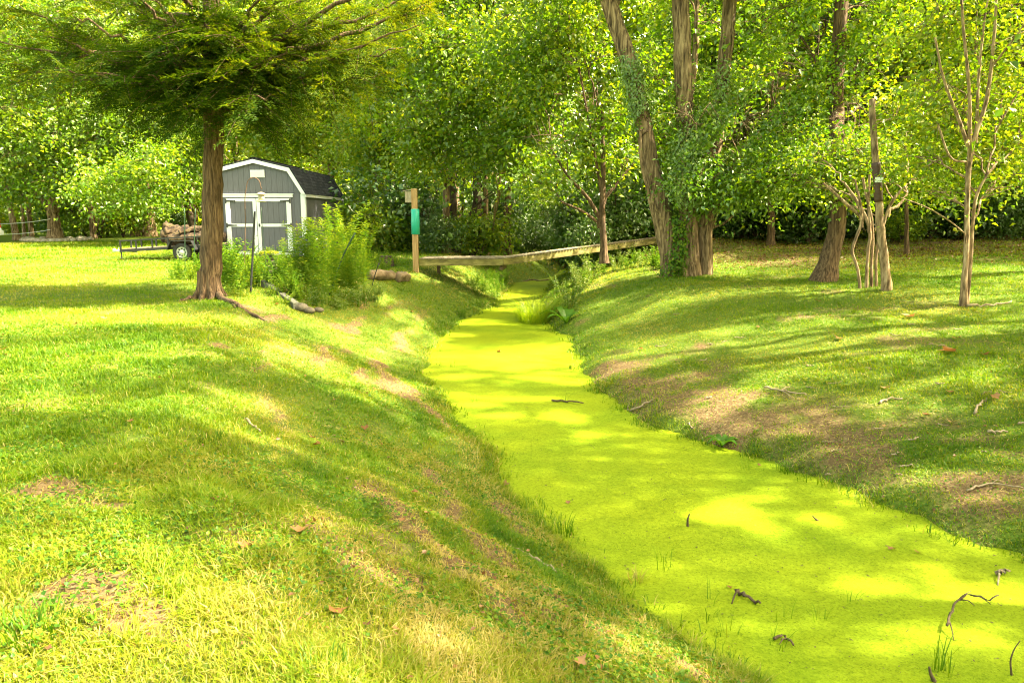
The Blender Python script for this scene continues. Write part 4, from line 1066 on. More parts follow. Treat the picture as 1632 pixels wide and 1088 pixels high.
zE, zK, zP = U(0, 306, SY)[2], U(0, 268, SY)[2], U(0, 254, SY)[2]
zB = hz(xM, SY) + .0
hw = (xR - xL) / 2
kx = U(463, 300, SY)[0] - xM
LEN = 6.3
shed = empty("garden_shed", (xM, SY, zB), "grey barn-roofed garden shed with white trimmed double doors beyond the flower bed", "shed")
E, K, Pk = zE - zB, zK - zB, zP - zB
prof = [(-hw, .06), (hw, .06), (hw, E), (kx, K), (0, Pk), (-kx, K), (-hw, E)]
mb = MB(); V = [(a, 0, b) for a, b in prof] + [(a, LEN, b) for a, b in prof]
mb.add(V, [tuple(range(7)), tuple(range(13, 6, -1))] + [((i + 1) % 7, i, 7 + i, 7 + (i + 1) % 7) for i in range(7)])
mb.build("wall", M_siding, shed)
mb = MB(); mb.box((0, LEN / 2, -.02), (hw * 2 - .1, LEN - .1, .2)); mb.build("skid_base", M_wet, shed)
def roof_panel(a, b, name="roof_panel"):
    a, b = np.array(a), np.array(b)
    t = .045; d = unit(b - a); nn = np.array([-d[1], d[0]])
    if nn[1] < 0: nn = -nn
    q = [a + nn * .006, b + nn * .006, b + nn * t, a + nn * t]
    y0, y1 = -.10, LEN + .10
    mb = MB(); mb.add([(p[0], y0, p[1]) for p in q] + [(p[0], y1, p[1]) for p in q], [(0, 1, 2, 3), (7, 6, 5, 4), (1, 0, 4, 5), (2, 1, 5, 6), (3, 2, 6, 7), (0, 3, 7, 4)])
    o = mb.build(name, M_shingle, shed)
    uv = o.data.uv_layers.new(name="UVMap")
    for lp in o.data.loops:
        c = o.data.vertices[lp.vertex_index].co
        uv.data[lp.index].uv = (c.y, float(np.dot(np.array([c.x, c.z]) - a, d)))
    return o
dl = np.array([hw - kx, E - K]); dl = dl / np.linalg.norm(dl)
ev = np.array([hw, E]) + dl * .10
roof_panel((kx + .001, K + .002), ev); roof_panel((-kx - .001, K + .002), (-ev[0], ev[1]))
roof_panel((kx, K + .004), (.0, Pk + .004)); roof_panel((-kx, K + .004), (-.0, Pk + .004))
mb = MB(); mb.box((0, LEN / 2, Pk + .055), (.22, LEN + .22, .03), None, .01); mb.build("ridge_cap", M_shingle, shed)
def gable_trim(yy, th):
    mb = MB(); wdt = .13
    outer = [(ev[0], ev[1]), (kx, K), (0, Pk), (-kx, K), (-ev[0], ev[1])]
    inner = [(ev[0] - wdt * 1.15, ev[1] + .01), (kx - wdt * .62, K - wdt * .98), (0, Pk - wdt * 1.05), (-kx + wdt * .62, K - wdt * .98), (-ev[0] + wdt * 1.15, ev[1] + .01)]
    V = [(a, yy, b) for a, b in outer] + [(a, yy, b) for a, b in inner] + [(a, yy + th, b) for a, b in outer] + [(a, yy + th, b) for a, b in inner]
    Fs = []
    for i in range(4):
        Fs += [(i, i + 1, 6 + i, 5 + i), (10 + i, 15 + i, 16 + i, 11 + i), (i, 10 + i, 11 + i, i + 1), (5 + i, 6 + i, 16 + i, 15 + i)]
    Fs += [(0, 5, 15, 10), (4, 14, 19, 9)]
    mb.add(V, Fs); mb.build("gable_trim", M_white, shed)
gable_trim(-.095, .03); gable_trim(LEN + .06, .03)
for sx_ in (-1, 1):
    mb = MB(); mb.box((sx_ * (hw + .055), LEN / 2, ev[1] - .045), (.022, LEN + .12, .11)); mb.box((sx_ * (hw + .02), LEN / 2, ev[1] - .09), (.07, LEN + .1, .02)); mb.build("eave_trim", M_white, shed)
    for yy in (-.014, LEN + .014):
        mb = MB(); mb.box((sx_ * (hw - .075), yy, E / 2), (.15, .024, E - .14)); mb.box((sx_ * (hw + .013), yy + (.06 if yy < 1 else -.06), E / 2), (.024, .13, E - .14)); mb.build("corner_board", M_white, shed)
mb = MB(); mb.box((0, -.012, U(0, 306.5, SY)[2] - zB + .02), (hw * 2 - .32, .02, .03)); mb.build("belt_seam", M_siding, shed)
vx = U(410.5, 277, SY); mb = MB()
mb.box((vx[0] - xM, -.02, vx[2] - zB), (.52, .036, .27))
for k in range(7): mb.box((vx[0] - xM, -.044, vx[2] - zB - .105 + k * .035), (.47, .014, .016))
mb.build("gable_vent", M_white, shed)
dz1 = U(0, 316, SY)[2] - zB; dzm = U(0, 359, SY)[2] - zB
dxl, dxm, dxr = [U(q, 345, SY)[0] - xM for q in (361, 410, 465)]
mb = MB(); mb.box(((dxl + dxr) / 2, -.03, dz1 + .085), (dxr - dxl + .16, .05, .10)); mb.box(((dxl + dxr) / 2, -.037, dz1 + .15), (dxr - dxl + .22, .07, .03)); mb.build("door_header", M_white, shed)
for (a, b, hs) in ((dxl, dxm - .012, -1), (dxm + .012, dxr, 1)):
    z0, z1 = .14, dz1
    mb = MB(); mb.box(((a + b) / 2, -.014, (z0 + z1) / 2), (b - a - .02, .026, z1 - z0 - .02)); door = mb.build("door", M_siding, shed)
    bw = .17; mb = MB()
    wl_, wr_ = (bw, .12) if hs < 0 else (.12, bw)
    mb.box((a + wl_ / 2, -.041, (z0 + z1) / 2), (wl_, .026, z1 - z0)); mb.box((b - wr_ / 2, -.041, (z0 + z1) / 2), (wr_, .026, z1 - z0))
    for zz, hh in ((z0 + .06, .12), (dzm, .11), (z1 - .06, .12)):
        mb.box(((a + wl_ + b - wr_) / 2, -.0395, zz), (b - wr_ - a - wl_ - .002, .023, hh))
    mb.build("door_frame", M_white, door)
    for zz in (z1 - .1, dzm, z0 + .1):
        hx = a if hs < 0 else b
        mb = MB(); s_ = -hs
        mb.box((hx + s_ * .025, -.062, zz), (.05, .014, .17)); mb.add([(hx + s_ * .05, -.0675, zz - .035), (hx + s_ * .05, -.0675, zz + .035), (hx + s_ * .34, -.0675, zz + .016), (hx + s_ * .34, -.0675, zz - .016), (hx + s_ * .05, -.0565, zz - .035), (hx + s_ * .05, -.0565, zz + .035), (hx + s_ * .34, -.0565, zz + .016), (hx + s_ * .34, -.0565, zz - .016)],
             [(0, 1, 2, 3), (7, 6, 5, 4), (0, 3, 7, 4), (1, 5, 6, 2), (2, 6, 7, 3), (0, 4, 5, 1)])
        mb.lathe([(.025, -.008), (.025, .008)], (hx + s_ * .36, -.062, zz), 10, 1); mb.build("hinge", M_iron, door)
    if hs > 0:
        mb = MB(); mb.box((a + .07, -.06, dzm), (.05, .012, .12)); mb.tube([(a + .07, -.065, dzm), (a + .07, -.1, dzm), (a + .15, -.1, dzm)], .011, 8); mb.build("door_handle", M_iron, door)

# ------------------------------------------------------------------ utility trailer
TY = 27.0
wx = U(294, 400, TY)[0]
tz = hz(wx, TY)
trailer = empty("utility_trailer", (wx, TY, tz), "black open utility trailer with railings and one visible wheel on the left lawn", "trailer")
PT = math.radians(3.2)
def tr(x, z, y=0.0):      # trailer frame is nose down about the axle
    return np.array([x * math.cos(PT), y, .33 + x * math.sin(PT) + (z - .33) * math.cos(PT)])
xf, xb, wd = -2.34, 1.35, 1.55
M_plank = solid("grey_trailer_planks", [(.3, (.20, .15, .11)), (.7, (.40, .33, .26))], (3, 30, 30), .9, .4)
mb = MB()
for yy in (0, wd):
    mb.bar(tr(xf, .50, yy), tr(xb, .50, yy), .06, .09)
for xx in np.linspace(xf + .03, xb - .03, 6): mb.bar(tr(xx, .49, .035), tr(xx, .49, wd - .035), .05, .05)
mb.build("frame", M_black, trailer)
mb = MB()
for k in range(8): mb.bar(tr(xf + .03, .555, .1 + k * .193), tr(xb - .03, .555, .1 + k * .193), .18, .035)
mb.build("deck", M_plank, trailer)
for yy in (0, wd):
    mb = MB(); mb.bar(tr(xf, .86, yy), tr(xb, .86, yy), .05, .05)
    for xx in (xf + .03, xf + .6, xf + 1.19, xf + 1.77, .5, xb - .03): mb.bar(tr(xx, .545, yy), tr(xx, .835, yy), .05, .05)
    mb.build("side_rail", M_black, trailer)
mb = MB(); mb.bar(tr(xf, .86, .03), tr(xf, .86, wd - .03), .05, .05); mb.bar(tr(xf + .03, .545, wd / 2), tr(xf + .03, .835, wd / 2), .045, .045); mb.build("front_rail", M_black, trailer)
mb = MB(); mb.bar(tr(xf + .55, .46, .06), tr(-2.72, .50, wd / 2 - .03), .06, .08); mb.bar(tr(xf + .55, .46, wd - .06), tr(-2.72, .50, wd / 2 + .03), .06, .08); mb.build("tongue", M_black, trailer)
M_zinc = paint("zinc_steel", (.42, .43, .45), .15, .4)
mb = MB(); q = tr(-2.84, .5, wd / 2); mb.box(q, (.24, .09, .07), None, .015); mb.lathe([(.055, -.05), (.065, .0), (.05, .05), (.02, .07)], q + [-.12, 0, .01], 12); mb.bar(q + [.02, 0, .035], q + [.06, 0, .11], .03, .02); mb.build("coupler", M_zinc, trailer)
mb = MB(); q = tr(-2.66, .5, wd / 2 - .09); mb.tube([q + [0, 0, -.28], q + [0, 0, .36]], .024, 10); mb.lathe([(.055, -.30), (.06, -.285), (.02, -.27)], q, 10); mb.tube([q + [0, 0, .35], q + [0, -.07, .36], q + [0, -.08, .42]], .011, 6); mb.build("jack", M_black, trailer)
M_tyre = paint("tyre_rubber", (.022, .022, .023), .2, .85)
M_rim = paint("silver_wheel_paint", (.5, .5, .52), .1, .35)
for yy in (-.16, wd + .16):
    mb = MB(); mb.lathe([(.20, -.085), (.29, -.10), (.325, -.075), (.33, 0), (.325, .075), (.29, .10), (.20, .085)], (0, yy, .33), 28, 1, False); wheel = mb.build("wheel", M_tyre, trailer, True)
    mb = MB(); sg = -1 if yy < 0 else 1
    mb.lathe([(.205, -.05 * sg), (.20, .062 * sg), (.17, .07 * sg), (.16, .03 * sg), (.10, .045 * sg), (.06, .075 * sg), (.05, .09 * sg), (.01, .095 * sg)], (0, yy, .33), 24, 1)
    mb.build("rim", M_rim, wheel, True)
    mb = MB()
    for k in range(8):
        a = k * math.pi / 4; mb.lathe([(.028, .0), (.028, .046 * sg)], (math.cos(a) * .125, yy + .022 * sg, .33 + math.sin(a) * .125), 8, 1)
    mb.build("rim_hole", M_black, wheel)
    mb = MB(); out_, in_ = [], []
    for a, b in ((-.52, .42), (-.36, .74), (.36, .74), (.52, .42)): out_.append((a, b))
    for i in range(3): mb.bar((out_[i][0], yy, out_[i][1]), (out_[i + 1][0], yy, out_[i + 1][1]), .24, .02)
    mb.build("fender", M_black, trailer)
mb = MB(); mb.bar((0, -.05, .33), (0, wd + .05, .33), .07, .07); mb.bar((0, .06, .40), (0, .06, .52), .4, .02); mb.build("axle", M_black, trailer)
# logs on the trailer
M_log = solid("split_log_wood", [(.36, (.010, .006, .004)), (.46, (.032, .019, .011)), (.56, (.085, .056, .032)), (.66, (.045, .036, .008))], (5, 5, 5), .9, .9, (9, 9, 9), bdist=.04)
def log(name, p, q, r0, r1, label, seed, knob=.16, cat="log", group=None, mat=None):
    p, q = np.array(p, float), np.array(q, float)
    pts = spline(np.array([p, (p + q) / 2 + np.random.default_rng(seed).normal(size=3) * .05, q]), 16)
    rad = np.linspace(r0, r1, 16) * (1 + knob * np.sin(np.arange(16) * 1.1 + seed)); rad[0] *= .8; rad[-1] *= .85
    V, Fs = tube(pts - p, rad, 14, .17, .24, seed)
    n0 = len(V); V = np.vstack([V, np.tile(V[:14].mean(0), (14, 1)), np.tile(V[-14:].mean(0), (14, 1))])
    k = np.arange(14); k2 = (k + 1) % 14; b = n0 - 14
    Fs = np.vstack([Fs, np.stack([n0 + k, n0 + k2, k2, k], 1), np.stack([b + k, b + k2, n0 + 14 + k2, n0 + 14 + k], 1)])
    o = npmesh(name, V, Fs, mat or M_log, None, None, True)
    o.location = p.tolist()
    return tag(o, label, cat, group)
def T(px, py, dy): q = U(px, py, TY + dy); return q
base_ = np.array([wx, TY, tz])
for k, (yy, r_) in enumerate(((.34, .19), (.80, .2), (1.24, .18))):
    log("log", base_ + tr(-.75, .575 + r_ * 1.05, yy), base_ + tr(1.2, .575 + r_ * 1.05, yy), r_, r_ * .9, "log lying flat on the trailer deck under the gnarled logs", 3 + k, .06, group="logs flat on the trailer deck")
log("log", T(258, 376, .5), T(325, 378, .55), .20, .15, "lower mossy gnarled log resting over the trailer rail", 7, .15)
log("log", T(262, 361, .75), T(330, 375, .8), .22, .11, "topmost pale gnarled split log tapering to the right on the trailer", 9, .2)
log("log", T(262, 369, .35), T(300, 360, .95), .12, .08, "crooked pale branch lying across the trailer log pile", 14, .2)
log("log", T(285, 371, .2), T(322, 364, .6), .10, .12, "broken slanting log piece in the middle of the trailer pile", 15, .2)
log("log", T(300, 380, .2), T(335, 379, .25), .14, .14, "short cut log at the right of the pile on the trailer", 10, .05)

# ------------------------------------------------------------------ vehicle at the left edge of the frame
VY = 41.0
vx0 = U(8.5, 350, VY)[0]
vz = hz(vx0 - 2, VY)
car = empty("parked_car", (vx0 - 3.15, VY, vz), "white vehicle with a red tail lamp, cut off by the left edge of the photo", "car")
M_carw = paint("white_car_paint", (.75, .76, .78), .02, .25, 0)
prof = [(-2.25, .42), (-2.3, .75), (-2.15, .95), (-1.2, 1.05), (-.55, 1.55), (.2, 1.68), (1.9, 1.62), (2.22, 1.02), (2.3, .72), (2.28, .38)]
mb = MB(); nP = len(prof)
for yy, s_ in ((-.9, .96), (-.82, 1), (.82, 1), (.9, .96)):
    pass
V = [(a * (.985 if abs(yy) > .85 else 1), yy * (1 if b < 1.06 else .84), b) for yy in (-.9, .9) for a, b in prof]
mb.add(V, [tuple(range(nP)), tuple(range(2 * nP - 1, nP - 1, -1))] + [((i + 1) % nP, i, nP + i, nP + (i + 1) % nP) for i in range(nP)])
mb.build("body", M_carw, car)
M_glass = paint("dark_car_glass", (.015, .02, .022), .1, .08, 0)
for yy in (-1, 1):
    mb = MB(); mb.add([(x_, yy * (.905 - .145 * ((z_ - 1.05) / .6) * 1.0 + .004), z_) for x_, z_ in ((-.95, 1.1), (-.45, 1.5), (.3, 1.58), (1.7, 1.54), (1.95, 1.1))], [(0, 1, 2, 3, 4)]); mb.build("side_window", M_glass, car)
M_red = paint("red_tail_lamp", (.55, .02, .02), .1, .2, 0)
for yy in (-.78, .78):
    mb = MB(); mb.box((2.2, yy, 1.1), (.14, .16, .62), None, .03); mb.build("tail_lamp", M_red, car)
mb = MB(); mb.box((2.32, 0, .52), (.16, 1.74, .26), None, .05); mb.build("bumper", M_carw, car)
for x_ in (-1.4, 1.45):
    for yy in (-.82, .82):
        mb = MB(); mb.lathe([(.2, -.1), (.31, -.09), (.33, 0), (.31, .09), (.2, .1)], (x_, yy * 1.04, .33), 20, 1); wh = mb.build("wheel", M_tyre, car, True)
        mb = MB(); mb.lathe([(.2, -.02), (.19, .108 * (1 if yy > 0 else -1)), (.05, .09 * (1 if yy > 0 else -1))], (x_, yy * 1.04, .33), 16, 1); mb.build("rim", M_rim, wh, True)
# rope lines between the slim trunks
M_rope = paint("pale_rope", (.6, .6, .58), .1, .8)
fy = G(88, 383)[1] - .55
for k, (ya, yb, lab) in enumerate(((354, 349, "upper white rope line strung across the slim trunks at far left"), (371, 366, "lower white rope line strung across the slim trunks at far left"))):
    a, b = U(-30, ya + 2, fy), U(80, yb, fy)
    t = np.linspace(0, 1, 14)[:, None]; q = a + (b - a) * t - np.array([0, 0, .12]) * (4 * t * (1 - t))
    mb = MB(); mb.tube(q - a, .016, 6); tag(mb.build("rope_line", M_rope, None, True), lab, "rope").location = a.tolist()
# ring of stones round the forked tree
M_stone = solid("pale_stone", [(.3, (.20, .16, .12)), (.7, (.42, .37, .30))], (9, 9, 9), .9, .6)
M_rock = solid("grey_rock", [(.3, (.05, .04, .03)), (.7, (.15, .125, .095))], (9, 9, 9), .9, .7)
def rock_mesh(name, size, mat, seed):
    r = np.random.default_rng(seed)
    n, mm = 10, 7
    V = [(0, 0, -.5)] + [(math.cos(2 * math.pi * k / n) * math.sin(math.pi * j / mm), math.sin(2 * math.pi * k / n) * math.sin(math.pi * j / mm), -math.cos(math.pi * j / mm) * .5) for j in range(1, mm) for k in range(n)] + [(0, 0, .5)]
    V = np.array(V); V = V * (1 + .3 * (noise3(V * 1.0, .9, seed) - .5) + .1 * (r.random((len(V), 1)) - .5).repeat(3, 1) if False else 1 + .5 * (noise3(V, .7, seed) - .5)[:, None])
    V = V * np.array(size) / 2 * [1, 1, 2]; V[:, 2] += size[2] * .32
    Fs = [(0, 1 + (k + 1) % n, 1 + k) for k in range(n)] + [(1 + j * n + k, 1 + j * n + (k + 1) % n, 1 + (j + 1) * n + (k + 1) % n, 1 + (j + 1) * n + k) for j in range(mm - 2) for k in range(n)] + [(len(V) - 1, 1 + (mm - 2) * n + k, 1 + (mm - 2) * n + (k + 1) % n) for k in range(n)]
    me = bpy.data.meshes.new(name); me.from_pydata(V.tolist(), [], Fs); me.polygons.foreach_set("use_smooth", np.ones(len(Fs), dtype=bool)); me.materials.append(mat); me.update()
    return me
stone_me = [rock_mesh("edging_stone", (.42, .34, .24), M_stone, s) for s in (1, 2, 3)]
ft = G(88, 383)
r = np.random.default_rng(17)
for k in range(30):
    a = k / 30 * 2 * math.pi
    o = bpy.data.objects.new("edging_stone", stone_me[k % 3]); link(o)
    x_, y_ = ft[0] + .15 + 1.75 * math.cos(a), ft[1] + 1.5 * math.sin(a)
    o.location = (x_, y_, hz(x_, y_) - .02); o.rotation_euler = (0, 0, r.random() * 6); sc_ = .75 + .5 * r.random(); o.scale = (sc_, sc_, sc_)
    tag(o, "pale edging stone in the ring around the big forked tree", "stone", "edging stones around the forked tree")
mulch = MB(); mulch.lathe([(1.62, -.05), (1.5, .05), (.9, .1), (.3, .13)], (0, 0, 0), 28)
tag(mulch.build("stone_mulch", solid("pale_mulch", [(.3, (.22, .17, .12)), (.7, (.5, .43, .36))], (14, 14, 14), .95, 1), None, True), "bed of pale stone mulch round the foot of the big forked tree", "mulch").location = (ft + np.array([.15, 0, 0])).tolist()
o = link(bpy.data.objects.new("rock", rock_mesh("rock", (.42, .3, .28), M_stone, 8))); o.location = G(724, 397).tolist(); tag(o, "pale rounded rock on the shaded grass right of the sunlit trunk beyond the footbridge", "rock")

# ------------------------------------------------------------------ footbridge
M_deck = solid("weathered_deck_boards", [(.3, (.10, .075, .05)), (.7, (.28, .22, .15))], (14, 3, 14), .9, .5)
M_beam = solid("mossy_beam", [(.3, (.045, .036, .016)), (.5, (.15, .128, .04)), (.68, (.25, .21, .075))], (2.5, 2.5, 9), .9, .5)
BY = G(663, 432)[1]
B0, B1, B2 = U(668, 412, BY + .0), U(801, 411.5, BY + .2), U(1046, 379, BY + 5.6)
bridge = empty("footbridge", (B0[0], B0[1], hz(B0[0], B0[1])), "weathered wooden footbridge with a level span and a long ramp crossing the creek", "bridge")
bo = np.array(bridge.location)
across = np.array([.12, 1.0, 0]); across /= np.linalg.norm(across); BW = 1.15
def span(a, b, nm):
    a, b = a - bo, b - bo
    d = unit(b - a); wv = across * BW
    mb = MB(); L = np.linalg.norm(b - a); npl = int(L / .145)
    for k in range(npl):
        c = a + d * (k + .5) * L / npl
        mb.bar(c - across * .02, c + wv + across * .02, L / npl - .012, .036)
    mb.build(nm + "_decking", M_deck, bridge)
    for off in (.03, BW - .03):
        mb = MB(); q = np.array([0, 0, -.13]) + across * off
        mb.bar(a + q, b + q, .06, .21, .008); mb.build("side_beam", M_beam, bridge)
span(B0, B1, "span"); span(B1 + unit(B2 - B1) * .012, B2, "ramp")
for off in (BW - .12,):
    for q in (B0 + np.array([.4, 0, 0]),):
        p = q + across * off; zt = p[2] - .27; zg = hz(p[0], p[1]) - .2
        mb = MB(); mb.box(np.array([p[0], p[1], (zt + zg) / 2]) - bo, (.11, .11, max(zt - zg, .1)), None, .01); mb.build("support_post", M_wet, bridge)
mb = MB(); p = B1 + across * (BW / 2) - bo; mb.bar(p - across * (BW / 2 - .07) + [-.06, 0, -.32], p + across * (BW / 2 - .07) + [-.06, 0, -.32], .1, .12); mb.build("cross_beam", M_wet, bridge)

# ------------------------------------------------------------------ bird house on its post
gp = G(663, 432)
post = empty("bird_house_post", gp, "tan wooden post with teal tube guard and bird house beside the footbridge", "bird house")
M_post = solid("tan_post_wood", [(.3, (.26, .15, .07)), (.7, (.44, .28, .14))], (20, 20, 2), .85, .4)
def pz(py): return U(663, py, gp[1])[2] - gp[2]
pxs = gp[1] / F
mb = MB(); mb.box((0, 0, (pz(301) - .25) / 2), (8.6 * pxs, 8.6 * pxs, pz(301) + .25), None, .012); mb.build("post", M_post, post)
M_teal = paint("teal_plastic", (.02, .33, .26), .04, .35, .0)
mb = MB(); mb.lathe([(.110, pz(373.5)), (.132, pz(373)), (.134, pz(354)), (.132, pz(333.5)), (.110, pz(333))], (.014, 0, 0), 24); mb.build("guard_tube", M_teal, post, True)
M_cedar = solid("grey_cedar", [(.3, (.20, .16, .12)), (.7, (.40, .34, .27))], (22, 22, 4), .9, .5)
hx0 = -(8.6 * pxs / 2 + 5.0 * pxs); zc = (pz(305) + pz(323)) / 2; hh = pz(305) - pz(323)
mb = MB(); mb.box((hx0, 0, zc), (.20, .19, hh), None, .006); bh = mb.build("bird_house", M_cedar, post)
mb = MB(); mb.bar((hx0 - .16, 0, pz(305) + .01), (hx0 + .095, 0, pz(305) + .045), .25, .022); mb.build("bird_house_roof", M_cedar, bh)
mb = MB(); mb.lathe([(.022, -.004), (.022, .004)], (hx0 - .102, 0, zc + .08), 12, 0); mb.build("entrance_hole", M_iron, bh)

# ------------------------------------------------------------------ flower bed in front of the shed
M_metal = paint("dark_green_pole", (.018, .045, .022), .2, .5)
M_rust = paint("rusty_hook_iron", (.10, .055, .032), .3, .7)
def pole(name, label, pts, rad, mat, cat="pole", D=None):
    g = G(*pts[0])
    D_ = D or g[1]
    q = np.array([U(a, b, D_) for a, b in pts])
    q[0, 2] -= .05
    mb = MB(); qq = spline(q, max(2, 6 * (len(q) - 1))) if len(q) > 2 else q
    mb.tube(qq - qq[0], rad, 8)
    o = mb.build(name, mat, None, True); o.location = qq[0].tolist()
    return tag(o, label, cat)
HD = 19.5
hk = pole("shepherds_hook", "thin rusty shepherds hook standing before the shed doors holding a bird feeder", [(389, 428), (391, 360), (392.5, 300), (396, 287), (405, 282.5), (413, 288), (415.5, 297), (417, 302)], .011, M_rust, "hook", HD)
fx = U(415.8, 302.5, HD)
fd = empty("bird_feeder", fx, "small pale bird feeder hanging from the shepherds hook before the shed", "bird feeder")
sc_ = HD / F
mb = MB(); mb.lathe([(.05 * 1, -.12 - .02), (.10, -.13), (.125, -.115), (.11, -.10), (.03, -.06)], (0, 0, 0), 16); mb.build("roof", paint("feeder_roof", (.42, .36, .25)), fd, True)
mb = MB(); mb.lathe([(.075, -.27), (.075, -.135)], (0, 0, 0), 16); mb.build("seed_tube", paint("feeder_seed_tube", (.40, .36, .30), .3, .3), fd, True)
mb = MB(); mb.lathe([(.06, -.31), (.12, -.30), (.125, -.275), (.08, -.272)], (0, 0, 0), 16); mb.build("tray", paint("feeder_tray", (.50, .45, .32)), fd, True)
mb = MB(); mb.tube([(0, 0, -.07), (0, 0, .01)], .005, 6); mb.build("hanger", M_iron, fd)
pole("garden_pole", "thin dark green pole just left of the conifer in front of the trailer wheel", [(295, 436), (294.5, 380), (294, 332)], .014, M_metal)
pole("garden_pole", "pale green pole touching the left side of the conifer trunk, beyond the first green pole", [(309, 420), (310, 370), (311.5, 332)], .016, M_metal)
pole("garden_pole", "thick dark stake standing upright in the flower bed left of the shed doors' meeting edge", [(399, 467), (403, 400), (406, 337)], .024, M_iron)
pole("garden_stake", "long dark green stake leaning right across the tall leafy plants", [(524, 470), (548, 405), (566, 371)], .02, M_metal)
pole("garden_stake", "thin rusty rod standing before the right shed door post", [(477, 430), (475, 390), (472.5, 352)], .009, M_rust)
pole("garden_stake", "short dark stick leaning at the right edge of the flower bed", [(592, 455), (598, 437), (604, 419)], .012, M_iron)
pole("garden_stake", "thin dark rod leaning left in front of the right shed door", [(424, 425), (419, 375), (416, 330)], .007, M_metal, D=19.0)
# timber edging, stones, pedestal, stump, tub
M_timber = solid("weathered_dark_timber", [(.3, (.05, .048, .040)), (.7, (.16, .155, .125))], (4, 30, 30), .9, .6)
a, b = G(421, 459), G(473, 494); a[2] += .10; b[2] += .06
mb = MB(); mb.bar(np.zeros(3), b - a, .14, .19, .012); tag(mb.build("landscape_timber", M_timber), "dark weathered landscape timber sloping down at the front of the flower bed", "timber").location = a.tolist()
for k, (px_, py_, s, lab) in enumerate(((480, 494, 1.0, "grey stone at the lower end of the dark landscape timber"), (493, 498, .8, "middle grey stone of the three below the leafy flower bed"), (508, 497, .7, "small grey stone at the right of the row below the flower bed"))):
    o = link(bpy.data.objects.new("rock", rock_mesh("rock", (.34 * s, .26 * s, .18 * s), M_rock, 20 + k))); o.location = G(px_, py_).tolist(); tag(o, lab, "rock")
M_birch = solid("pale_weathered_log", [(.3, (.08, .05, .032)), (.5, (.17, .12, .08)), (.7, (.27, .21, .15))], (6, 6, 6), .85, .7)
q1, q2, q3 = G(588, 445), G(628, 446), G(650, 447)
log("edging_log", q1 + [0, 0, .10], q2 + [0, 0, .10], .13, .12, "long pale edging log at the right end of the flower bed", 31, .05, "log", None, M_birch)
log("edging_log", q2 + [.1, -.02, .09], q3 + [0, .05, .08], .14, .12, "short pale edging log end nearest the bird house post", 33, .08, "log", None, M_birch)
gq_ = G(430, 436); D_ = gq_[1]
ped = empty("stone_pedestal", gq_, "stacked stone pedestal topped with yellow-green moss before the shed doors", "pedestal")
hp = U(430, 407, D_)[2] - gq_[2]
mb = MB()
for k, (w_, o_) in enumerate(((.40, .0), (.36, .02), (.38, -.02), (.34, .01))):
    mb.box((o_, .01 * k, hp * (k + .5) / 4), (w_, .34, hp / 4 - .006), None, .03)
mb.build("stone_stack", M_rock, ped)
mb = MB(); mb.box((0, 0, hp + .03), (.46, .42, .055), None, .02); mb.build("slab", M_timber, ped)
r = np.random.default_rng(5); n = 1400
P = np.stack([r.uniform(-.22, .22, n), r.uniform(-.2, .2, n), hp + .055 + r.random(n) * .05], 1)
V, Fs = leaves(P, r.normal(size=(n, 3)) * .6 + [0, 0, 1], r.normal(size=(n, 3)), .05, .03); npmesh("moss_top", V, Fs, M_lime, ped, np.repeat(.75 + .25 * r.random(n), 4))
gs_ = G(616, 424)
mb = MB(); mb.lathe([(.30, -.1), (.26, .08), (.23, .22), (.22, .34), (.18, .345), (.05, .33)], (0, 0, 0), 14); tag(mb.build("tree_stump", M_bark_dark), "dark tree stump with plants growing on it left of the bird house post", "stump").location = gs_.tolist()
gt_ = U(499, 385, 26.0); zt_ = hz(gt_[0], 26.0)
mb = MB(); mb.lathe([(.25, 0), (.31, .06), (.33, .45), (.34, .75), (.30, .86), (.18, .95), (.04, .98)], (0, 0, 0), 20); tag(mb.build("black_tub", paint("black_plastic", (.012, .012, .014), .1, .25, 0), None, True), "black rounded tub standing by the shed side behind the tall plants", "tub").location = (gt_[0], 26.0, zt_)

# plants
def proto_stalks(name, seed, mat, H, nst, sp, L, W, step, tone, droopy=.3, top=0.0):
    r = np.random.default_rng(seed); root = empty(name)
    parts, P, N, Dd, Tn, LS = [], [], [], [], [], []
    for k in range(nst):
        a = r.random() * 6.283; b = np.array([math.cos(a), math.sin(a), 0]) * sp * .35 * r.random()
        h = H * (.65 + .4 * r.random()); tip = b * 2.4 + np.array([r.normal() * .12, r.normal() * .12, h])
        q = bezier(b, b + [0, 0, h * .6], tip, 9)
        parts.append(tube(q, np.linspace(.008, .003, 9), 4))
        ns = int(h / step)
        for j in range(ns):
            t = .12 + .88 * (j + r.random()) / ns; i = min(7, int(t * 8)); p = q[i] + (q[i + 1] - q[i]) * (t * 8 - i)
            az = j * 2.4 + r.random() * .5
            d = np.array([math.cos(az), math.sin(az), .55 - droopy + .3 * r.normal() * .5])
            P.append(p); Dd.append(d); N.append(np.array([-d[0] * .5, -d[1] * .5, 1]) + r.normal(size=3) * .25); LS.append(1.15 - .6 * t * (1 if not top else .6)); Tn.append(tone + .12 * r.normal() + top * max(0, t - .8) * 3)
    P, N, Dd, LS, Tn = map(np.array, (P, N, Dd, LS, Tn))
    V, Fs = leaves(P, N, Dd, L * LS, W * LS, .2, .25)
    npmesh("foliage", V, Fs, mat, root, np.repeat(np.clip(Tn, 0, 1), 4))
    V, Fs = cat_mesh(parts); npmesh("stems", V, Fs, M_weed, root, np.full(len(V), .45))
    return root
tall = [proto_stalks("tall_leafy_plant", s, M_weed, 1.65, 7, .75, .14, .024, .022, .50, .25, .5) for s in (1, 2)]
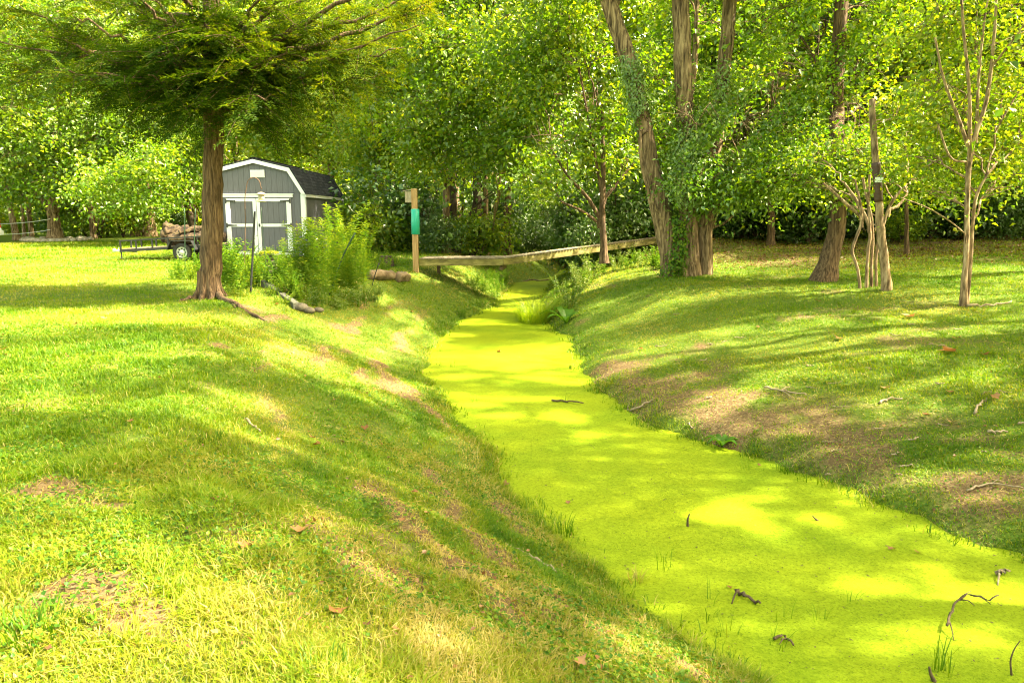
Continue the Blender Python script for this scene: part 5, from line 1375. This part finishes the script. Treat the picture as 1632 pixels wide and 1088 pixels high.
bushy = [proto_stalks("bushy_plant", 3, M_weed, .85, 16, .8, .11, .06, .035, .35, .35), proto_stalks("bushy_plant", 4, M_weed, .7, 18, .8, .085, .05, .03, .62, .35)]
low = [proto_stalks("low_plant", 5, M_pale, .45, 16, .7, .07, .04, .03, .45, .4), proto_stalks("low_plant", 6, M_weed, .4, 18, .7, .06, .035, .03, .7, .4)]
light = [proto_stalks("bank_weed", 7, M_pale, .75, 13, .7, .10, .034, .03, .5, .3), proto_stalks("bank_weed", 8, M_weed, .6, 14, .7, .09, .04, .03, .45, .35)]
big = [proto_stalks("tall_weed", 9, M_pale, 1.5, 3, .3, .16, .05, .06, .5, .35)]
_used = set()
r = np.random.default_rng(44)
def plant(pr, px_, py_, s, label, group=None, cat="plant"):
    o = pr if pr.name not in _used and pr.name.split('.')[0] and id(pr) not in _used else copy_tree(pr)
    _used.add(id(pr))
    g = G(px_, py_)
    o.location = (g[0], g[1], g[2] - .02); o.scale = (s, s, s); o.rotation_euler = (0, 0, r.random() * 6.28)
    return tag(o, label, cat, group)
for k, (a, b, s) in enumerate([(470, 462, .85), (492, 468, 1.05), (515, 474, 1.1), (535, 468, .95), (552, 474, 1.1), (500, 452, 1.0), (530, 450, 1.2), (560, 455, .95), (578, 462, .8), (545, 440, 1.1), (575, 445, .9), (455, 455, .7), (520, 484, .9), (560, 482, .8)]):
    plant(tall[k % 2], a, b, s, "tall narrow-leaved yellow-green plant in the clump at the right of the flower bed", "tall leafy plants in the flower bed")
for k, (a, b, s) in enumerate([(372, 466, 1.0), (392, 460, 1.05), (412, 458, .9), (380, 446, 1.25), (362, 450, 1.25), (402, 440, 1.15), (440, 458, .8), (452, 470, .7), (465, 474, .75), (485, 480, .75), (440, 446, .8), (415, 440, .8), (370, 436, 1.25), (392, 432, 1.1), (445, 432, .9), (460, 440, .9)]):
    plant(bushy[k % 2], a, b, s, "bushy broad-leaved green plant in the flower bed between the conifer and the tall plants", "bushy plants in the flower bed")
for k, (a, b, s) in enumerate([(283, 446, .7), (300, 447, .8), (318, 440, .8), (290, 438, .8)]):
    plant(bushy[k % 2], a, b, s, "bushy green plant left of the conifer trunk around the thin poles", "bushy plants left of the conifer")
for k, (a, b, s) in enumerate([(580, 480, 1.0), (596, 482, .9), (570, 488, 1.0), (540, 492, 1.0), (505, 488, 1.0), (604, 470, .8)]):
    plant(low[0], a, b, s, "low pale-leaved plant along the creek side edge of the flower bed", "low plants at the flower bed edge")
for k, (a, b, s) in enumerate([(380, 472, .8), (430, 470, .7), (350, 470, .6), (595, 440, 1.2), (612, 430, 1.4), (600, 420, 1.6), (625, 422, 1.2), (450, 484, .7), (640, 440, .8)]):
    plant(low[1], a, b, s, "low yellow-green plant filling the flower bed edge and the logs' surroundings", "low yellow-green bed plants")
for k, (a, b, s) in enumerate([(905, 492, .9), (912, 478, 1.0), (922, 466, 1.0), (935, 455, 1.1), (948, 446, 1.1), (900, 505, .7), (925, 450, 1.0), (960, 437, 1.0), (980, 432, .9), (1000, 428, .9), (1020, 425, .9), (1040, 424, .8), (970, 425, 1.0), (1010, 418, .9), (895, 470, .9), (890, 485, .8), (990, 420, 1.0), (1050, 430, .7), (915, 455, 1.0)]):
    plant(light[k % 2], a, b, s, "pale leafy weed on the right bank crest below the footbridge ramp", "weeds on the right bank crest")
plant(big[0], 934, 448, 1.0, "tall pale weed standing up in front of the footbridge ramp", None)
for k, (a, b, s) in enumerate([(760, 470, .9), (775, 466, 1.0), (788, 474, .8), (770, 455, 1.0), (750, 458, .9), (795, 462, .9), (805, 452, 1.0), (782, 448, 1.0), (735, 505, .5), (765, 490, .6), (705, 540, .45), (790, 455, 1.2)]):
    plant(light[1], a, b, s, "leafy green weed on the steep left bank under and near the footbridge", "weeds on the left bank by the footbridge")
for k, (a, b, s) in enumerate([(1052, 690, .28), (1125, 715, .3), (1235, 755, .33), (1215, 745, .3), (1180, 730, .25), (1040, 430, .9), (1072, 440, .7), (1086, 442, .6), (690, 640, .3), (1300, 775, .3)]):
    plant(low[1] if k not in (5, 6, 7) else bushy[0], a, b, s, "small green plant growing at the water's edge of the right bank" if k not in (5, 6, 7, 8) else ("green leafy plant at the foot of the thick double trunk" if k != 8 else "small green plant at the water's edge of the left bank"), "plants at the right water's edge" if k not in (5, 6, 7, 8) else ("plants at the foot of the double trunk" if k != 8 else None))
# ivy on the leaning and twin trunks
def ivy(name, label, path, n, rad, y_off, seed, L=.11, W=.045, mat=None):
    r = np.random.default_rng(seed); q = spline(np.array([U(*p) for p in path]), 60); i = r.integers(0, 60, n)
    o = unit(r.normal(size=(n, 3))) * (rad * (.65 + .9 * r.random((n, 1)) ** 2)) * np.array([1, 1, .8]); o[:, 1] -= y_off
    P = q[i] + o; b = q[0].copy()
    s = sunlit(P); P = P[s]; o = o[s]
    V, Fs = leaves(P, o + r.normal(size=P.shape) * .1 + [0, 0, .12], r.normal(size=P.shape) * .5 + [0, 0, -.6], L * (.6 + .8 * r.random(len(P))), W)
    root = empty(name, b, label, "vine")
    npmesh("foliage", V - b, Fs, mat or M_ivy, root, np.repeat(np.clip(.5 + .2 * r.normal(size=len(P)), 0, 1), 4))
    mb = MB()
    for k in range(3):
        qq = q[::4] - b + r.normal(size=(15, 3)) * rad * .25; qq[:, 1] -= rad * .5; mb.tube(qq, .012, 5)
    mb.build("vine_stems", M_bark, root, True)
ivy("ivy_vine", "bright green feathery vine cloaking the middle of the leaning trunk over the creek", [(1030, 215, Dr - .1), (1012, 140, Dr), (1004, 100, Dr)], 2600, .36, .1, 1)
ivy("ivy_vine", "bright green vine hanging around the thick double trunk above its bare base", [(1098, 325, Dr - .1), (1097, 270, Dr - .1), (1094, 150, Dr - .1)], 6800, .62, .2, 2)
ivy("ivy_vine", "green vine climbing the right hand trunk of the double trunk tree high up", [(1128, 330, Dr), (1142, 220, Dr + .2), (1157, 110, Dr + .5)], 3000, .42, .1, 3)
ivy("ivy_vine", "dark ivy heaped at the foot of the leaning trunk", [(1060, 440, Dr - .3), (1075, 420, Dr - .35), (1082, 370, Dr - .2), (1080, 350, Dr - .2)], 800, .26, .1, 4, .09, .07, M_weed)
# fine grass clump and big-leaved plant in the creek
def blades(name, label, px_, py_, n, H, spread, wid, cat, tone, mat=None, water=False, group=None, lean=.5, seed=0):
    r = np.random.default_rng(seed + 5); g = Uz(px_, py_, WZ) if water else G(px_, py_)
    a = r.random(n) * 6.283; rr = spread * np.sqrt(r.random(n)) * .5
    b = np.stack([np.cos(a) * rr, np.sin(a) * rr, np.zeros(n) - .02], 1)
    a2 = a + r.normal(size=n) * .7; h = H * (.5 + .6 * r.random(n)); ln = lean * h * (.2 + .9 * r.random(n))
    hd_ = np.stack([np.cos(a2), np.sin(a2), np.zeros(n)], 1); sd_ = np.stack([-np.sin(a2), np.cos(a2), np.zeros(n)], 1)
    V = np.empty((n, 7, 3))
    for k, t in enumerate((0, .45, .8)):
        c = b + np.array([0, 0, 1.]) * (h * (t - .28 * t * t * lean))[:, None] + hd_ * (ln * t * t)[:, None]; ww = wid * (1 - .25 * k) * .5
        V[:, 2 * k] = c - sd_ * ww; V[:, 2 * k + 1] = c + sd_ * ww
    V[:, 6] = b + np.array([0, 0, 1.]) * (h * (1 - .33 * lean))[:, None] + hd_ * ln[:, None]
    i = np.arange(n)[:, None, None] * 7
    Fs = i + np.array([[0, 1, 3], [0, 3, 2], [2, 3, 5], [2, 5, 4], [4, 5, 6]])[None]
    o = npmesh(name, V.reshape(-1, 3), Fs.reshape(-1, 3), mat or M_grass, None, np.repeat(np.clip(tone + .12 * r.normal(size=n), 0, 1), 7)); o.location = g.tolist()
    return tag(o, label, cat, group)
blades("fine_grass_clump", "soft rounded clump of fine yellow-green grass at the right edge of the creek", 852, 513, 800, 1.25, .85, .010, "grass clump", .62, M_lime, True, None, 1.35)
blades("grass_tuft", "spiky green grass tuft in the duckweed near the left bank, largest water tuft", 899, 852, 26, .24, .16, .010, "grass tuft", .25, None, True, None, .5, 1)
blades("grass_tuft", "brownish short grass tuft in the duckweed close to the left bank's lower edge", 1015, 925, 30, .13, .14, .010, "grass tuft", .85, None, True, None, .6, 2)
blades("grass_tuft", "loose green grass tuft in the duckweed at the bottom right of the creek", 1503, 1072, 14, .34, .12, .010, "grass tuft", .3, None, True, None, .5, 3)
for k, (a, b) in enumerate([(1058, 905), (1075, 1000), (1128, 960), (1060, 890), (1240, 1030), (1310, 990), (1245, 985), (1355, 960), (900, 640), (760, 640), (700, 560), (1190, 748), (1280, 765), (1432, 820), (940, 590), (720, 585), (1130, 985), (1160, 1010)]):
    blades("grass_sprig", "thin green grass sprig poking out of the duckweed", a, b, 7, .22, .14, .007, "grass sprig", .3, None, True, "grass sprigs in the duckweed", .7, 10 + k)
for k, (a, b, H) in enumerate([(20, 850, .10), (60, 1010, .16), (330, 700, .10), (220, 620, .11), (110, 690, .12), (900, 800, .12), (1230, 752, .14), (1258, 758, .13), (560, 620, .1), (940, 900, .12), (30, 700, .12), (510, 1080, .10)]):
    blades("grass_tuft", "taller green grass tuft standing above the mown grass of the banks", a, b, 130, H, .30, .007, "grass tuft", .2, None, False, "tall grass tufts on the banks", .7, 40 + k)
def bigleaf(label, px_, py_, spec):
    g = G(px_, py_); root = empty("broad_leaved_plant", g, label, "plant")
    for (az, ln, wd_, rise) in spec:
        m = 9; t = np.linspace(0, 1, m); w2 = wd_ * np.sin(np.pi * np.clip(t * .92 + .06, 0, 1)) ** .8 * .5
        d = np.array([math.cos(az), math.sin(az), 0]); s = np.array([-math.sin(az), math.cos(az), 0])
        c = d * (t * ln)[:, None] + np.array([0, 0, 1.]) * (rise * np.sin(t * 2.4))[:, None]
        V = np.concatenate([c - s * w2[:, None] + [0, 0, .02], c, c + s * w2[:, None] + [0, 0, .02]])
        k = np.arange(m - 1); Fs = np.concatenate([np.stack([k, k + 1, m + k + 1, m + k], 1), np.stack([m + k, m + k + 1, 2 * m + k + 1, 2 * m + k], 1)])
        npmesh("leaf", V, Fs, M_weed, root, np.full(len(V), .25), True)
bigleaf("broad-leaved plant with arching leaves at the right waterline beside the fine grass clump", 902, 516, [(2.9, .7, .16, .32), (3.6, .55, .2, .25), (1.2, .5, .26, .34), (.2, .4, .22, .28), (4.6, .45, .2, .22), (2.2, .5, .2, .4)])
bigleaf("low broad-leaved dock plant on the near right bank at the water's edge", 1150, 720, [(k * .9, .22, .08, .12) for k in range(7)])

# ------------------------------------------------------------------ sticks and fallen leaves
def twig(label, pts, rad, mat, water=False, group=None, forks=(), lift=.012, name="twig"):
    f = (lambda a, b: Uz(a, b, WZ)) if water else G
    q = np.array([f(a, b) for a, b in pts]); q[:, 2] += rad + lift
    qq = spline(q, max(5, 4 * len(q))); c = qq[0].copy()
    rr = np.random.default_rng(int(pts[0][0])); qq[1:-1] += rr.normal(size=(len(qq) - 2, 3)) * rad * .6
    mb = MB(); mb.tube(qq - c, np.linspace(rad, rad * .55, len(qq)), 7)
    for (t, a, b, up_) in forks:
        s0 = qq[int(t * (len(qq) - 1))]; e = f(a, b) + np.array([0, 0, up_]); mb.tube(spline(np.array([s0, (s0 + e) / 2 + [0, 0, .02], e]), 5) - c, np.linspace(rad * .6, rad * .3, 5), 5)
    o = mb.build(name, mat, None, True); o.location = c.tolist()
    return tag(o, label, "stick", group)
twig("thin dark stick floating on the duckweed in the middle of the creek", [(879, 640), (905, 642), (930, 645)], .018, M_wet, True)
twig("thick brown stick with a green blade beside it in the near duckweed", [(1172, 946), (1190, 955), (1212, 966)], .016, M_wet, True, None, [(.1, 1166, 962, .0)])
w = twig("dark curled piece of driftwood near the bottom of the creek", [(1232, 1020), (1250, 1018), (1264, 1032)], .012, M_wet, True, None, [(.6, 1242, 1032, .03)])
twig("short thick pinkish stick piece floating at the right of the creek", [(1586, 918), (1597, 916), (1608, 915)], .02, M_twig, True, None, [(.4, 1590, 932, 0)])
def upright(label, pts, rad, mat, D, group=None):
    q = np.array([U(a, b, D) for a, b in pts]); q[0] = Uz(pts[0][0], pts[0][1], WZ); q[1:, 1] = q[0, 1]
    s = spline(q, 5 * len(q)); mb = MB(); mb.tube(s - q[0], np.linspace(rad, rad * .4, len(s)), 6)
    o = mb.build("twig", mat, None, True); o.location = q[0].tolist(); return tag(o, label, "stick", group)
yb = Uz(1515, 1010, WZ)[1]
q = [(1510, 1012), (1518, 985), (1528, 967), (1545, 956)]
twig("branched bare twig lying across a sunlit patch of duckweed at right", [(1508, 1008), (1516, 985), (1527, 967), (1548, 958), (1566, 966), (1590, 959)], .010, M_wet, True, None, [(.4, 1546, 953, .06), (.72, 1578, 972, .05), (.1, 1520, 1020, 0), (.55, 1552, 972, .04)], .05)
upright("thin dark stem standing out of the duckweed at the bottom right corner", [(1612, 1075), (1611, 1050), (1617, 1033), (1626, 1020)], .007, M_wet, Uz(1612, 1075, WZ)[1])
upright("short dark snag standing in the sunlit duckweed patch", [(1096, 838), (1096, 828), (1099, 818)], .014, M_wet, Uz(1096, 838, WZ)[1])
upright("second dark snag in the duckweed, right of the first sunlit patch", [(1303, 829), (1298, 825), (1295, 821)], .012, M_wet, Uz(1303, 829, WZ)[1])
upright("brown curled leaf stem at the bottom edge of the creek", [(1489, 1085), (1483, 1072), (1481, 1062)], .016, M_wet, Uz(1489, 1085, WZ)[1])
twig("long pale stick lying beside the sapling's foot on the right", [(1541, 490), (1575, 489), (1612, 483)], .025, M_twig)
twig("forked pale stick lying on the middle of the right bank", [(1218, 620), (1250, 626), (1285, 632)], .016, M_twig, False, None, [(.4, 1262, 637, .03), (.5, 1258, 620, .03)])
twig("pale crooked stick on the right bank below the brown leaf", [(1402, 645), (1418, 638), (1438, 638)], .018, M_twig)
twig("pale stick slanting up at the far right of the right bank", [(1553, 662), (1560, 650), (1572, 638)], .017, M_twig)
twig("pale stick lying level at the right edge low on the right bank", [(1573, 691), (1590, 692), (1606, 691)], .015, M_twig)
twig("long thin stick along the right bank near the frame edge", [(1540, 785), (1575, 775), (1632, 782)], .012, M_twig, False, None, [(.6, 1594, 768, .02)])
twig("pale broken stick at the water's edge of the right bank", [(990, 655), (1015, 655), (1040, 640)], .022, M_twig, False, None, [(.3, 1003, 646, .05)])
twig("short pale stick standing at the water's edge on the near right bank", [(1096, 678), (1101, 683), (1106, 686)], .012, M_twig)
twig("pale weathered stick on the upper left bank", [(393, 672), (403, 681), (415, 691)], .013, M_twig)
twig("tan stick lying on the lower left bank near the creek", [(842, 888), (865, 902), (886, 916)], .014, M_twig)
twig("thin pale twig low on the left bank beside the tan stick", [(806, 870), (825, 878), (842, 886)], .007, M_twig)
twig("pale log lying across the creek far under the footbridge", [(800, 452), (830, 449), (875, 447)], .05, M_birch, True, None, (), .0, "fallen_log")
twig("thick root hanging down the bank below the footbridge joint", [(790, 436), (800, 442), (808, 448)], .05, M_bark)
r = np.random.default_rng(12)
for k in range(46):
    px_, py_ = r.uniform(1040, 1625), r.uniform(500, 760)
    if py_ < 470 + 0 * px_ or (px_ < 1300 and py_ > 640): continue
    ln = r.uniform(8, 26); a = r.normal() * .35
    p2 = (px_ + ln * math.cos(a), py_ + ln * math.sin(a) * .4)
    twig("small pale dead twig lying in the grass of the right bank", [(px_, py_), ((px_ + p2[0]) / 2, (py_ + p2[1]) / 2 + r.normal() * 1.5), p2], .006 + .006 * r.random(), M_twig, False, "small twigs on the right bank")
def fallen(label, px_, py_, size, tone, water=False, group=None, curl=.5, seed=0):
    r_ = np.random.default_rng(seed + 9); g = Uz(px_, py_, WZ) if water else G(px_, py_)
    n = 11; a = np.linspace(0, 2 * math.pi, n, endpoint=False); rad = size * .5 * (1 + .35 * np.sin(a * 5 + r_.random() * 6)) * (1 + .15 * r_.normal(size=n))
    V = np.stack([np.cos(a) * rad, np.sin(a) * rad * .75, curl * rad * np.abs(np.cos(a * 1.0 + r_.random())) ** 2], 1)
    V = np.vstack([[0, 0, 0.0], V]); Fs = np.array([[0, 1 + k, 1 + (k + 1) % n] for k in range(n)])
    V[:, 2] += .012 if water else .035
    o = npmesh("fallen_leaf", V, Fs, M_litter, None, np.full(len(V), tone), True); o.location = g.tolist(); o.rotation_euler = (r_.normal() * .15, r_.normal() * .15, r_.random() * 6)
    return tag(o, label, "leaf", group)
for k, (lab, a, b, s, tn, wt) in enumerate([("bright orange fallen leaf at the left waterline of the creek", 806, 774, .12, .55, True), ("orange leaf floating on duckweed near the right side", 1422, 876, .07, .55, True), ("large tan curled leaf on the right bank, biggest of the fallen leaves", 1510, 563, .26, .6, False),
        ("rust coloured leaf in the middle of the right bank", 1337, 542, .16, .4, False), ("orange-brown leaf right of the large tan leaf's upper side", 1524, 542, .15, .45, False), ("tan leaf at the far right of the large tan leaf", 1569, 568, .13, .7, False), ("tan leaf near the sapling on the right bank", 1448, 507, .2, .75, False),
        ("brownish leaf beside the multi-stem shrub on the slope", 1303, 482, .14, .5, False), ("pale leaf lying alone below the middle of the right bank", 1413, 622, .12, .8, False), ("pale tan leaf low on the right bank", 1515, 677, .1, .8, False), ("orange leaf at the right edge of the right bank", 1586, 636, .14, .5, False),
        ("orange leaf floating in the middle distance of the creek", 795, 561, .13, .5, True), ("red-brown leaf floating near the lower left bank", 905, 801, .06, .5, True), ("small red leaf at the near right waterline", 1210, 742, .05, .35, True), ("reddish leaf floating right of the middle of the near creek", 1462, 881, .06, .45, True),
        ("brown dead leaf on the left bank by the creek's near bend", 532, 985, .08, .5, False), ("rust leaf high on the left bank slope", 480, 854, .09, .5, False), ("small dark red leaf in the middle of the left bank", 581, 686, .1, .3, False), ("brown leaf half way down the left bank", 662, 790, .07, .35, False), ("dark rust leaf on the left bank below the conifer", 506, 714, .1, .3, False),
        ("small brown leaf on the upper left lawn", 120, 520, .1, .35, False), ("tan leaf lying on the left bank near the bottom edge", 925, 1065, .07, .7, False), ("rust leaf on the left bank beside the foreground dirt streak", 392, 878, .07, .4, False), ("brown floating leaf near the thick brown stick", 1164, 937, .05, .4, True)]):
    fallen(lab, a, b, s, tn, wt, None, .5, k)
for k in range(40):
    a, b = r.uniform(0, 1632), r.uniform(480, 1050)
    g = G(a, b); xl, xr = edges(np.array([g[1]]))
    if xl[0] < g[0] < xr[0]: continue
    fallen("small dry brown leaf lying in the bank grass", a, b, min(.10, .012 * g[1] * (.6 + .5 * r.random())), r.random() * .8, False, "small dry leaves in the grass", .5, 60 + k)
